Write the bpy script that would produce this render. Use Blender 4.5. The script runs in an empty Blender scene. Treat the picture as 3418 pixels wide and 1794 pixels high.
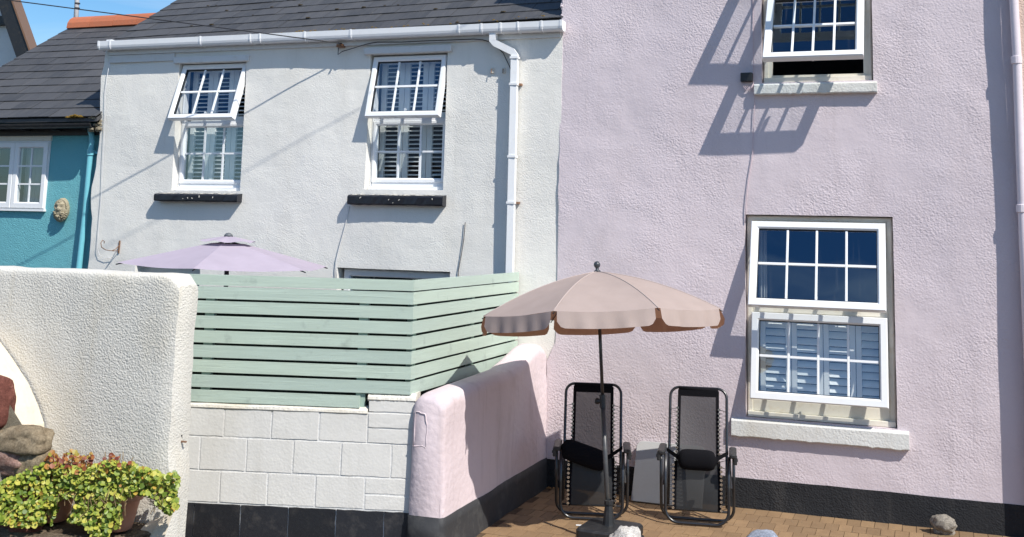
import bpy, bmesh, math, random
from mathutils import Vector as V, Matrix, noise
random.seed(7)
PI = math.pi
S = bpy.context.scene
COL = S.collection

# ------------------------------------------------------------------ camera, sky, sun, exposure
CAM_LOC = V((0.0, -10.0, 2.305))
F_PX, PPX, PPY, PW, PH = 3683.09, 1709.0, 277.14, 3418.0, 1794.0
YAW, PITCH, ROLL = -0.354124, 0.134155, 0.023795
FWD = V((math.sin(YAW)*math.cos(PITCH), math.cos(YAW)*math.cos(PITCH), math.sin(PITCH)))
_r = FWD.cross(V((0, 0, 1))).normalized(); _u = _r.cross(FWD)
RGT = _r*math.cos(ROLL) + _u*math.sin(ROLL)
UPV = -_r*math.sin(ROLL) + _u*math.cos(ROLL)
cam = bpy.data.cameras.new('camera'); camo = bpy.data.objects.new('camera', cam); COL.objects.link(camo)
camo.matrix_world = Matrix(((RGT.x, UPV.x, -FWD.x, CAM_LOC.x), (RGT.y, UPV.y, -FWD.y, CAM_LOC.y), (RGT.z, UPV.z, -FWD.z, CAM_LOC.z), (0, 0, 0, 1)))
cam.sensor_fit = 'HORIZONTAL'; cam.sensor_width = 36.0
cam.lens = F_PX/PW*36.0
cam.shift_x = 0.0
cam.shift_y = -(PH/2 - PPY)/PW
cam.clip_start = 0.1; cam.clip_end = 2000
S.camera = camo

SUN = V((1.66, -1.0, 2.15)).normalized()
w = bpy.data.worlds.new('World'); S.world = w; w.use_nodes = True
nt = w.node_tree; bg = nt.nodes['Background']
sky = nt.nodes.new('ShaderNodeTexSky'); sky.sky_type = 'NISHITA'; sky.sun_disc = False
sky.sun_elevation = math.asin(SUN.z); sky.sun_rotation = math.atan2(SUN.x, SUN.y)
sky.air_density = 1.0; sky.dust_density = 0.4; sky.ozone_density = 2.5
tc = nt.nodes.new('ShaderNodeTexCoord'); mp = nt.nodes.new('ShaderNodeMapping')
mp.inputs['Scale'].default_value = (2.0, 2.0, 9.0); mp.inputs['Rotation'].default_value = (0.25, 0.2, 0.4)
nz = nt.nodes.new('ShaderNodeTexNoise'); nz.inputs['Scale'].default_value = 1.6; nz.inputs['Detail'].default_value = 7
nz.inputs['Distortion'].default_value = 0.6
cr = nt.nodes.new('ShaderNodeValToRGB'); cr.color_ramp.elements[0].position = 0.47; cr.color_ramp.elements[1].position = 0.8
cr.color_ramp.elements[1].color = (0.8, 0.8, 0.8, 1)
mx = nt.nodes.new('ShaderNodeMixRGB'); mx.inputs[2].default_value = (4.6, 5.3, 6.2, 1)
hs = nt.nodes.new('ShaderNodeHueSaturation'); hs.inputs['Saturation'].default_value = 1.32; hs.inputs['Value'].default_value = 0.80
nt.links.new(tc.outputs['Generated'], mp.inputs[0]); nt.links.new(mp.outputs[0], nz.inputs['Vector'])
nt.links.new(nz.outputs['Fac'], cr.inputs[0]); nt.links.new(cr.outputs[0], mx.inputs[0])
nt.links.new(sky.outputs[0], hs.inputs['Color']); nt.links.new(hs.outputs[0], mx.inputs[1]); nt.links.new(mx.outputs[0], bg.inputs[0])
bg.inputs[1].default_value = 0.135
sl = bpy.data.lights.new('sun', 'SUN'); sl.energy = 4.4; sl.angle = math.radians(0.53); sl.color = (1.0, 0.955, 0.88)
so = bpy.data.objects.new('sun', sl); COL.objects.link(so); so.location = (6, -6, 12)
so.rotation_euler = SUN.to_track_quat('Z', 'Y').to_euler()
S.view_settings.view_transform = 'Standard'; S.view_settings.look = 'None'; S.view_settings.gamma = 1
S.view_settings.use_curve_mapping = False
S.view_settings.exposure = 0.42
S.cycles.max_bounces = 6; S.cycles.transparent_max_bounces = 16


# a point of the place seen at photo pixel (px,py) on the plane y = Y (facades), z = Z (ground)
def _ray(px, py): return RGT*((px-PPX)/F_PX) - UPV*((py-PPY)/F_PX) + FWD
def W(px, py, Y=0.0):
    d = _ray(px, py); return CAM_LOC + d*((Y-CAM_LOC.y)/d.y)
def G(px, py, Z=0.0):
    d = _ray(px, py); return CAM_LOC + d*((Z-CAM_LOC.z)/d.z)
def project(p):
    q = V(p)-CAM_LOC; z = q.dot(FWD)
    return (PPX + F_PX*q.dot(RGT)/z, PPY - F_PX*q.dot(UPV)/z, z)

# ------------------------------------------------------------------ materials
MATS = {}
def new_mat(name):
    m = bpy.data.materials.new(name); m.use_nodes = True
    n = m.node_tree.nodes; b = n['Principled BSDF']
    return m, n, m.node_tree.links, b
def _pos(n, l, scale=(1, 1, 1)):
    g = n.new('ShaderNodeNewGeometry'); mp = n.new('ShaderNodeMapping'); mp.inputs['Scale'].default_value = scale
    l.new(g.outputs['Position'], mp.inputs[0]); return mp.outputs[0]
def _noise(n, l, vec, scale, detail=4, rough=0.55, dist=0.0):
    t = n.new('ShaderNodeTexNoise'); t.inputs['Scale'].default_value = scale; t.inputs['Detail'].default_value = detail
    t.inputs['Roughness'].default_value = rough; t.inputs['Distortion'].default_value = dist
    l.new(vec, t.inputs['Vector']); return t.outputs['Fac']
def _ramp(n, l, fac, p0, p1, c0=(0, 0, 0, 1), c1=(1, 1, 1, 1)):
    r = n.new('ShaderNodeValToRGB'); e = r.color_ramp.elements
    e[0].position = p0; e[1].position = p1; e[0].color = c0; e[1].color = c1
    l.new(fac, r.inputs[0]); return r.outputs[0]
def _mix(n, l, fac, a, b, mode='MIX'):
    x = n.new('ShaderNodeMixRGB'); x.blend_type = mode
    for i, v in ((0, fac), (1, a), (2, b)):
        if isinstance(v, (int, float)): x.inputs[i].default_value = v
        elif isinstance(v, tuple): x.inputs[i].default_value = (*v[:3], 1)
        else: l.new(v, x.inputs[i])
    return x.outputs[0]
def _math(n, l, op, a, b=0.0):
    x = n.new('ShaderNodeMath'); x.operation = op
    for i, v in ((0, a), (1, b)):
        if isinstance(v, (int, float)): x.inputs[i].default_value = v
        else: l.new(v, x.inputs[i])
    return x.outputs[0]
def _bump(n, l, h, dist, strength=1.0, normal=None):
    b = n.new('ShaderNodeBump'); b.inputs['Distance'].default_value = dist; b.inputs['Strength'].default_value = strength
    l.new(h, b.inputs['Height'])
    if normal is not None: l.new(normal, b.inputs['Normal'])
    return b.outputs[0]

def render_mat(name, color, dirt=(0.45, 0.4, 0.3), dirt_amt=0.25, grain=38.0, depth=0.006, patch=True, smoothness=0.35, lump=0.014):
    """roughcast render under masonry paint: stuck-on grit, smoother trowelled patches, faint stains"""
    m, n, l, b = new_mat(name); p = _pos(n, l)
    f1 = _noise(n, l, p, grain*2.3, 3, 0.6, 0.2)
    vo = n.new('ShaderNodeTexVoronoi'); vo.inputs['Scale'].default_value = grain*2.4; vo.feature = 'SMOOTH_F1'
    vo.inputs['Smoothness'].default_value = 0.4; l.new(p, vo.inputs['Vector'])
    v2 = _math(n, l, 'SUBTRACT', 1.0, vo.outputs['Distance'])
    h = _math(n, l, 'ADD', _math(n, l, 'MULTIPLY', f1, 0.9), _math(n, l, 'MULTIPLY', v2, 0.55))
    amp = _ramp(n, l, _noise(n, l, p, 0.9, 3, 0.6, 0.3), 0.36, 0.62, (smoothness,)*3+(1,), (1, 1, 1, 1)) if patch else None
    if patch: h = _math(n, l, 'MULTIPLY', h, amp)
    n1 = _bump(n, l, h, depth)
    big = _noise(n, l, p, 3.0, 4, 0.6)
    nn = _bump(n, l, big, lump, 0.6, n1)
    l.new(nn, b.inputs['Normal'])
    st = _noise(n, l, _pos(n, l, (1.2, 1.2, 0.5)), 1.7, 8, 0.68, 0.4)
    mask = _math(n, l, 'MULTIPLY', _ramp(n, l, st, 0.5, 0.78), dirt_amt)
    c = _mix(n, l, mask, color, dirt)
    sk_ = _noise(n, l, _pos(n, l, (5.5, 5.5, 0.35)), 1.5, 6, 0.7)
    c = _mix(n, l, _math(n, l, 'MULTIPLY', _ramp(n, l, sk_, 0.56, 0.74), dirt_amt*0.55), c, tuple(x*0.75 for x in dirt))
    v = _noise(n, l, p, 0.6, 3); c = _mix(n, l, 1.0, c, _ramp(n, l, v, 0.3, 0.7, (0.93, 0.93, 0.94, 1), (1.03, 1.03, 1.02, 1)), 'MULTIPLY')
    l.new(c, b.inputs['Base Color']); b.inputs['Roughness'].default_value = 0.85
    b.inputs['Specular IOR Level'].default_value = 0.25
    MATS[name] = m; return m

def paint_mat(name, color, rough=0.4, var=0.06, dirt=(0.3, 0.27, 0.2), dirt_amt=0.15, bump=0.0006, scale=14.0, metallic=0.0, spec=0.5):
    m, n, l, b = new_mat(name); p = _pos(n, l)
    f = _noise(n, l, p, scale, 6, 0.65); mask = _math(n, l, 'MULTIPLY', _ramp(n, l, f, 0.52, 0.75), dirt_amt)
    c = _mix(n, l, mask, color, dirt)
    oi = n.new('ShaderNodeObjectInfo')
    c = _mix(n, l, 1.0, c, _ramp(n, l, oi.outputs['Random'], 0, 1, (1-var,)*3+(1,), (1+var,)*3+(1,)), 'MULTIPLY')
    l.new(c, b.inputs['Base Color']); b.inputs['Roughness'].default_value = rough; b.inputs['Metallic'].default_value = metallic
    b.inputs['Specular IOR Level'].default_value = spec
    if bump: l.new(_bump(n, l, _noise(n, l, p, scale*4, 4), bump), b.inputs['Normal'])
    MATS[name] = m; return m

def slate_mat(name):
    m, n, l, b = new_mat(name); p = _pos(n, l)
    oi = n.new('ShaderNodeObjectInfo')
    c = _ramp(n, l, oi.outputs['Random'], 0, 1, (0.043, 0.044, 0.048, 1), (0.068, 0.068, 0.072, 1))
    st = _noise(n, l, _pos(n, l, (6, 1.0, 1.0)), 3.0, 6, 0.7); c = _mix(n, l, _math(n, l, 'MULTIPLY', _ramp(n, l, st, 0.45, 0.75), 0.5), c, (0.11, 0.105, 0.10))
    li = _noise(n, l, p, 16, 5, 0.75); c = _mix(n, l, _ramp(n, l, li, 0.66, 0.76), c, (0.24, 0.2, 0.13))
    l.new(c, b.inputs['Base Color']); b.inputs['Roughness'].default_value = 0.62
    l.new(_bump(n, l, _noise(n, l, p, 30, 6, 0.7), 0.003), b.inputs['Normal'])
    MATS[name] = m; return m

def wood_mat(name, color):
    m, n, l, b = new_mat(name)
    oi = n.new('ShaderNodeObjectInfo'); g = n.new('ShaderNodeTexCoord'); mp = n.new('ShaderNodeMapping')
    cmb = n.new('ShaderNodeCombineXYZ')
    for i, k in enumerate((37.0, 11.0, 23.0)): l.new(_math(n, l, 'MULTIPLY', oi.outputs['Random'], k), cmb.inputs[i])
    l.new(g.outputs['Object'], mp.inputs[0]); l.new(cmb.outputs[0], mp.inputs['Location']); mp.inputs['Scale'].default_value = (1.6, 4.0, 11.0)
    dn = _noise(n, l, mp.outputs[0], 1.1, 2, 0.5)
    ad = n.new('ShaderNodeVectorMath'); ad.operation = 'ADD'; l.new(mp.outputs[0], ad.inputs[0])
    c3 = n.new('ShaderNodeCombineXYZ'); l.new(_math(n, l, 'MULTIPLY', dn, 2.2), c3.inputs[2]); l.new(c3.outputs[0], ad.inputs[1])
    wv = n.new('ShaderNodeTexWave'); wv.bands_direction = 'Z'; wv.inputs['Scale'].default_value = 1.6; wv.inputs['Distortion'].default_value = 3.5
    wv.inputs['Detail'].default_value = 3; l.new(ad.outputs[0], wv.inputs['Vector'])
    wn = _noise(n, l, _pos(n, l, (1.5, 1.5, 9)), 3.0, 6, 0.7)
    c = _mix(n, l, _math(n, l, 'MULTIPLY', _ramp(n, l, wn, 0.45, 0.8), 0.2), color, tuple(x*0.72+0.06 for x in color))
    c = _mix(n, l, _math(n, l, 'MULTIPLY', wv.outputs['Fac'], 0.09), c, tuple(min(1, x*1.3) for x in color))
    sp = _noise(n, l, _pos(n, l), 6.5, 4, 0.6); c = _mix(n, l, _math(n, l, 'MULTIPLY', _ramp(n, l, sp, 0.62, 0.78), 0.35), c, (0.16, 0.2, 0.19))
    c = _mix(n, l, 1.0, c, _ramp(n, l, oi.outputs['Random'], 0, 1, (0.92, 0.93, 0.95, 1), (1.06, 1.05, 1.03, 1)), 'MULTIPLY')
    l.new(c, b.inputs['Base Color']); b.inputs['Roughness'].default_value = 0.75
    l.new(_bump(n, l, _math(n, l, 'ADD', wv.outputs['Fac'], wn), 0.0008), b.inputs['Normal'])
    MATS[name] = m; return m

def rock_mat(name, c0, c1, scale=9.0, depth=0.012):
    m, n, l, b = new_mat(name); p = _pos(n, l)
    f = _noise(n, l, p, scale, 9, 0.75, 0.6); c = _ramp(n, l, f, 0.34, 0.66, (*c0, 1), (*c1, 1))
    g = _noise(n, l, p, scale*7, 6, 0.8); c = _mix(n, l, 1.0, c, _ramp(n, l, g, 0.35, 0.65, (0.6, 0.58, 0.56, 1), (1.25, 1.25, 1.25, 1)), 'MULTIPLY')
    li = _noise(n, l, p, scale*2.2, 5, 0.7); c = _mix(n, l, _math(n, l, 'MULTIPLY', _ramp(n, l, li, 0.62, 0.68), 0.5), c, tuple(min(1, x*1.5+0.05) for x in c1))
    l.new(c, b.inputs['Base Color']); b.inputs['Roughness'].default_value = 0.92; b.inputs['Specular IOR Level'].default_value = 0.2
    n1 = _bump(n, l, _noise(n, l, p, scale*2.0, 9, 0.8, 0.8), depth*1.6)
    l.new(_bump(n, l, _noise(n, l, p, scale*9, 5, 0.8), depth*0.35, 1.0, n1), b.inputs['Normal'])
    MATS[name] = m; return m

def glass_mat(name, tint=(0.92, 0.95, 0.96)):
    m, n, l, b = new_mat(name); n.remove(b)
    lw = n.new('ShaderNodeLayerWeight'); lw.inputs['Blend'].default_value = 0.5
    k = _math(n, l, 'POWER', lw.outputs['Facing'], 4.0); fac = _math(n, l, 'ADD', _math(n, l, 'MULTIPLY', k, 0.8), 0.17)
    tr = n.new('ShaderNodeBsdfTransparent'); tr.inputs[0].default_value = (*tint, 1)
    gl = n.new('ShaderNodeBsdfGlossy'); gl.inputs['Roughness'].default_value = 0.01; gl.inputs[0].default_value = (0.62, 0.82, 1.0, 1)
    p = _pos(n, l); l.new(_bump(n, l, _noise(n, l, p, 1.4, 2), 0.004), gl.inputs['Normal'])
    df = n.new('ShaderNodeBsdfDiffuse'); df.inputs[0].default_value = (0.6, 0.62, 0.6, 1)
    ms = n.new('ShaderNodeMixShader'); l.new(fac, ms.inputs[0]); l.new(tr.outputs[0], ms.inputs[1]); l.new(gl.outputs[0], ms.inputs[2])
    m2 = n.new('ShaderNodeMixShader')
    sk = _noise(n, l, _pos(n, l, (16, 1, 1.1)), 1.6, 4, 0.6)
    l.new(_math(n, l, 'MULTIPLY', _ramp(n, l, sk, 0.6, 0.85), 0.05), m2.inputs[0])
    l.new(ms.outputs[0], m2.inputs[1]); l.new(df.outputs[0], m2.inputs[2])
    l.new(m2.outputs[0], n['Material Output'].inputs[0]); MATS[name] = m; return m

def cloth_mat(name, col, back, trans=0.35):
    m, n, l, b = new_mat(name); p = _pos(n, l)
    f = _noise(n, l, p, 5, 5, 0.6)
    geo = n.new('ShaderNodeNewGeometry')
    c = _mix(n, l, geo.outputs['Backfacing'], col, back)
    c = _mix(n, l, 1.0, c, _ramp(n, l, f, 0.3, 0.75, (0.92, 0.92, 0.92, 1), (1.04, 1.04, 1.04, 1)), 'MULTIPLY')
    l.new(c, b.inputs['Base Color']); b.inputs['Roughness'].default_value = 0.9; b.inputs['Specular IOR Level'].default_value = 0.15
    l.new(_bump(n, l, _noise(n, l, p, 140, 3), 0.0008), b.inputs['Normal'])
    tl = n.new('ShaderNodeBsdfTranslucent'); tl.inputs[0].default_value = (*back, 1)
    ms = n.new('ShaderNodeMixShader'); ms.inputs[0].default_value = trans
    l.new(b.outputs[0], ms.inputs[1]); l.new(tl.outputs[0], ms.inputs[2]); l.new(ms.outputs[0], n['Material Output'].inputs[0])
    MATS[name] = m; return m

def mesh_fabric(name, col, open_):
    m, n, l, b = new_mat(name)
    b.inputs['Base Color'].default_value = (*col, 1); b.inputs['Roughness'].default_value = 0.6
    tr = n.new('ShaderNodeBsdfTransparent'); ms = n.new('ShaderNodeMixShader'); ms.inputs[0].default_value = open_
    l.new(b.outputs[0], ms.inputs[1]); l.new(tr.outputs[0], ms.inputs[2]); l.new(ms.outputs[0], n['Material Output'].inputs[0])
    MATS[name] = m; return m

def leaf_mat(name, stops):
    m, n, l, b = new_mat(name); g = n.new('ShaderNodeNewGeometry')
    r = n.new('ShaderNodeValToRGB'); e = r.color_ramp.elements
    e[0].position = stops[0][0]; e[0].color = (*stops[0][1], 1); e[1].position = stops[-1][0]; e[1].color = (*stops[-1][1], 1)
    for p, c in stops[1:-1]: x = e.new(p); x.color = (*c, 1)
    l.new(g.outputs['Random Per Island'], r.inputs[0]); l.new(r.outputs[0], b.inputs['Base Color'])
    b.inputs['Roughness'].default_value = 0.45
    tl = n.new('ShaderNodeBsdfTranslucent'); l.new(r.outputs[0], tl.inputs[0]); ms = n.new('ShaderNodeMixShader'); ms.inputs[0].default_value = 0.35
    l.new(b.outputs[0], ms.inputs[1]); l.new(tl.outputs[0], ms.inputs[2]); l.new(ms.outputs[0], n['Material Output'].inputs[0])
    MATS[name] = m; return m

WHITE_R = render_mat('white_render', (0.775, 0.755, 0.705), grain=30, depth=0.0034, smoothness=0.3, dirt_amt=0.16)
LILAC_R = render_mat('lilac_render', (0.645, 0.565, 0.595), dirt=(0.50, 0.42, 0.42), dirt_amt=0.36, grain=24, depth=0.0055, smoothness=0.15)
TEAL_R = render_mat('teal_render', (0.15, 0.42, 0.47), dirt=(0.3, 0.36, 0.3), dirt_amt=0.12, grain=30, depth=0.005, smoothness=0.6)
PEACH_R = render_mat('peach_render', (0.66, 0.5, 0.42), grain=30, depth=0.01)
CREAM_R = render_mat('cream_render', (0.635, 0.612, 0.555), dirt=(0.55, 0.46, 0.3), dirt_amt=0.35, grain=30, depth=0.0065, smoothness=0.75)
SMOOTHPINK = render_mat('pale_pink_wall_paint', (0.63, 0.535, 0.555), dirt=(0.38, 0.30, 0.29), dirt_amt=0.6, grain=9, depth=0.006, smoothness=0.6)
BLACK_R = render_mat('black_plinth_paint', (0.022, 0.023, 0.026), dirt=(0.09, 0.085, 0.08), dirt_amt=0.5, grain=26, depth=0.009)
BLOCKP = render_mat('white_block_paint', (0.66, 0.645, 0.61), dirt=(0.5, 0.47, 0.4), dirt_amt=0.35, grain=20, depth=0.0018, smoothness=0.5, lump=0.004)
JOINTP = render_mat('painted_mortar', (0.66, 0.655, 0.64), dirt=(0.5, 0.45, 0.36), dirt_amt=0.5, grain=18, depth=0.004, lump=0.004)
COPEP = render_mat('block_wall_top_paint', (0.68, 0.65, 0.58), dirt=(0.5, 0.4, 0.25), dirt_amt=0.7, grain=18, depth=0.006)
BLACKB = paint_mat('black_block_paint', (0.015, 0.016, 0.02), 0.5, 0.2, (0.12, 0.11, 0.1), 0.35, 0.002, 8)
UPVC = paint_mat('white_plastic', (0.80, 0.81, 0.82), 0.3, 0.01, (0.6, 0.52, 0.4), 0.15, 0.0)
UPVC_OLD = paint_mat('aged_white_frame', (0.76, 0.72, 0.62), 0.5, 0.02, (0.5, 0.38, 0.2), 0.35, 0.0005)
WOODW = paint_mat('white_painted_board', (0.66, 0.665, 0.66), 0.6, 0.03, (0.45, 0.4, 0.3), 0.3, 0.001)
SILLW = render_mat('white_sill_paint', (0.70, 0.70, 0.67), dirt=(0.5, 0.42, 0.3), dirt_amt=0.4, grain=22, depth=0.004)
SILLB = paint_mat('black_sill_paint', (0.012, 0.013, 0.018), 0.35, 0.05, (0.7, 0.68, 0.62), 0.0, 0.002)
FLAKE = paint_mat('bare_flaked_patch', (0.62, 0.59, 0.52), 0.8, 0.05)
SHUT = paint_mat('shutter_paint', (0.84, 0.86, 0.84), 0.45, 0.02, dirt_amt=0.0, bump=0)
GLASS = glass_mat('window_glass')
SEAL = paint_mat('black_rubber', (0.012, 0.012, 0.014), 0.5, 0.0, bump=0)
SLATE = slate_mat('slate')
TERRA = paint_mat('terracotta', (0.42, 0.13, 0.06), 0.75, 0.12, (0.2, 0.12, 0.08), 0.4, 0.003, 20)
POTM = paint_mat('terracotta_pot', (0.52, 0.25, 0.17), 0.7, 0.06, (0.5, 0.36, 0.28), 0.4, 0.001, 18)
TEALP = paint_mat('teal_pipe_paint', (0.17, 0.50, 0.58), 0.4, 0.0, (0.1, 0.35, 0.4), 0.3, 0.0005)
PINKP = paint_mat('pink_pipe_paint', (0.72, 0.64, 0.68), 0.45, 0.0)
BLACKG = paint_mat('black_gutter_paint', (0.02, 0.02, 0.022), 0.5, 0.1, (0.1, 0.08, 0.05), 0.4, 0.002)
FENCE = wood_mat('sage_green_wood', (0.50, 0.605, 0.52))
FENCED = paint_mat('sage_green_post', (0.30, 0.40, 0.34), 0.8)
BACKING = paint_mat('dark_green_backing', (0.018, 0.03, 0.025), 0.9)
ROOMD = paint_mat('dim_room_shade', (0.04, 0.04, 0.045), 0.9, dirt_amt=0, bump=0)  # unlit interior: the rooms' darkness is put into the wall colour
CURT = cloth_mat('net_curtain', (0.6, 0.62, 0.62), (0.6, 0.62, 0.62), 0.4)
MORTAR = rock_mat('lime_mortar', (0.30, 0.26, 0.19), (0.48, 0.42, 0.31), 14, 0.02)
REDSTONE = rock_mat('red_sandstone', (0.13, 0.045, 0.035), (0.26, 0.10, 0.075), 12, 0.012)
TANSTONE = rock_mat('tan_stone', (0.20, 0.15, 0.095), (0.38, 0.31, 0.21), 10, 0.012)
PINKSTONE = rock_mat('pinkish_stone', (0.25, 0.13, 0.10), (0.45, 0.31, 0.26), 10, 0.012)
GREYSTONE = rock_mat('grey_stone', (0.20, 0.18, 0.16), (0.42, 0.38, 0.32), 13, 0.01)
BLUESTONE = rock_mat('blue_grey_stone', (0.20, 0.23, 0.30), (0.36, 0.40, 0.48), 10, 0.008)
WHITESTONE = rock_mat('white_painted_stone', (0.55, 0.52, 0.48), (0.85, 0.84, 0.82), 16, 0.012)
GARG = rock_mat('weathered_cast_stone', (0.26, 0.22, 0.14), (0.55, 0.49, 0.36), 30, 0.006)
FRAMEB = paint_mat('black_steel_tube', (0.012, 0.013, 0.016), 0.28, 0.0, (0.05, 0.05, 0.05), 0.3, 0.0, spec=0.8)
PLASB = paint_mat('black_plastic', (0.016, 0.017, 0.019), 0.45, 0.0, (0.12, 0.11, 0.1), 0.25, 0.0008)
MESHF = mesh_fabric('black_mesh_fabric', (0.020, 0.020, 0.024), 0.14)
MESHS = mesh_fabric('black_seat_mesh_fabric', (0.013, 0.014, 0.016), 0.05)
HEM = paint_mat('black_fabric_hem', (0.006, 0.006, 0.008), 0.9, 0.0, dirt_amt=0, bump=0.001, scale=60, spec=0.12)
CORD = paint_mat('black_cord', (0.012, 0.012, 0.012), 0.6, 0.0, dirt_amt=0, bump=0)
CHROME = paint_mat('bright_eyelet', (0.75, 0.75, 0.74), 0.25, 0.0, dirt_amt=0, bump=0, metallic=1.0)
BEIGE = cloth_mat('beige_canopy_cloth', (0.44, 0.36, 0.33), (0.47, 0.27, 0.185), 0.2)  # brown back colour stands in for light glowing through the beige cloth
SEAMM = paint_mat('beige_seam', (0.43, 0.355, 0.33), 0.9, bump=0)
LILACC = cloth_mat('lilac_canopy_cloth', (0.47, 0.41, 0.49), (0.40, 0.33, 0.42), 0.2)
GREYP = paint_mat('grey_plastic', (0.43, 0.43, 0.43), 0.5, 0.0)
ZINC = paint_mat('galvanised_steel', (0.5, 0.5, 0.5), 0.35, 0.0, metallic=0.8, dirt_amt=0.1)
RUST = paint_mat('rusty_iron', (0.22, 0.12, 0.07), 0.85, 0.1)
CABLEB = paint_mat('black_cable', (0.02, 0.02, 0.025), 0.5, 0.0, dirt_amt=0, bump=0)
CABLEW = paint_mat('painted_white_cable', (0.62, 0.62, 0.62), 0.5, 0.0, bump=0)
CABLEP = paint_mat('painted_pink_cable', (0.60, 0.47, 0.5), 0.5, 0.0, bump=0)
LEAFG = leaf_mat('green_leaves', [(0.0, (0.10, 0.17, 0.02)), (0.3, (0.24, 0.33, 0.04)), (0.65, (0.42, 0.46, 0.08)), (0.95, (0.62, 0.56, 0.10)), (1.0, (0.5, 0.22, 0.05))])
LEAFR = leaf_mat('red_leaves', [(0.0, (0.16, 0.035, 0.025)), (0.35, (0.34, 0.10, 0.04)), (0.6, (0.42, 0.22, 0.05)), (1.0, (0.33, 0.34, 0.05))])
STEM = paint_mat('plant_stem', (0.22, 0.15, 0.07), 0.7, bump=0)
SOIL = rock_mat('potting_soil', (0.03, 0.02, 0.012), (0.08, 0.055, 0.035), 40, 0.01)
MOSS = rock_mat('orange_moss', (0.10, 0.09, 0.02), (0.45, 0.26, 0.05), 30, 0.02)
def paver_mat():
    m, n, l, b = new_mat('clay_paver'); p = _pos(n, l); oi = n.new('ShaderNodeObjectInfo')
    c = _ramp(n, l, oi.outputs['Random'], 0, 1, (0.20, 0.127, 0.066, 1), (0.28, 0.178, 0.092, 1))
    f = _noise(n, l, p, 7, 8, 0.7); c = _mix(n, l, _math(n, l, 'MULTIPLY', _ramp(n, l, f, 0.42, 0.7), 0.5), c, (0.15, 0.088, 0.045))
    l.new(c, b.inputs['Base Color']); b.inputs['Roughness'].default_value = 0.88
    l.new(_bump(n, l, _noise(n, l, p, 60, 6, 0.7), 0.002), b.inputs['Normal']); return m
PAVER = paver_mat()
SAND = rock_mat('joint_sand', (0.07, 0.045, 0.03), (0.16, 0.11, 0.07), 30, 0.004)
ASPH = rock_mat('asphalt', (0.04, 0.04, 0.042), (0.085, 0.082, 0.08), 60, 0.004)
KERBR = rock_mat('red_kerb_stone', (0.05, 0.03, 0.028), (0.2, 0.09, 0.06), 22, 0.008)

# ------------------------------------------------------------------ object helpers
def link(o): COL.objects.link(o); return o
def set_parent(o, p):
    if p is not None:
        o.parent = p; o.matrix_parent_inverse = p.matrix_world.inverted() if p.type != 'EMPTY' else Matrix.Translation(-p.location)
def mk(name, verts, faces, mat, parent=None, smooth=False, bevel=0.0, kind=None):
    me = bpy.data.meshes.new(name); me.from_pydata([tuple(v) for v in verts], [], faces); me.validate(); me.update()
    if isinstance(mat, (list, tuple)):
        for m in mat: me.materials.append(m)
    else: me.materials.append(mat)
    if smooth: me.polygons.foreach_set('use_smooth', [True]*len(me.polygons))
    o = link(bpy.data.objects.new(name, me)); set_parent(o, parent)
    if bevel:
        b = o.modifiers.new('bevel', 'BEVEL'); b.width = bevel; b.segments = 2; b.limit_method = 'ANGLE'
    if kind: o['kind'] = kind
    return o
def thing(name, label, cat, loc=(0, 0, 0), group=None):
    o = link(bpy.data.objects.new(name, None)); o.location = loc; o['label'] = label; o['category'] = cat
    o.empty_display_size = 0.1
    if group: o['group'] = group
    return o
def tag(o, label, cat, group=None):
    o['label'] = label; o['category'] = cat
    if group: o['group'] = group
    return o
def structure(o): o['kind'] = 'structure'; return o

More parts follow.
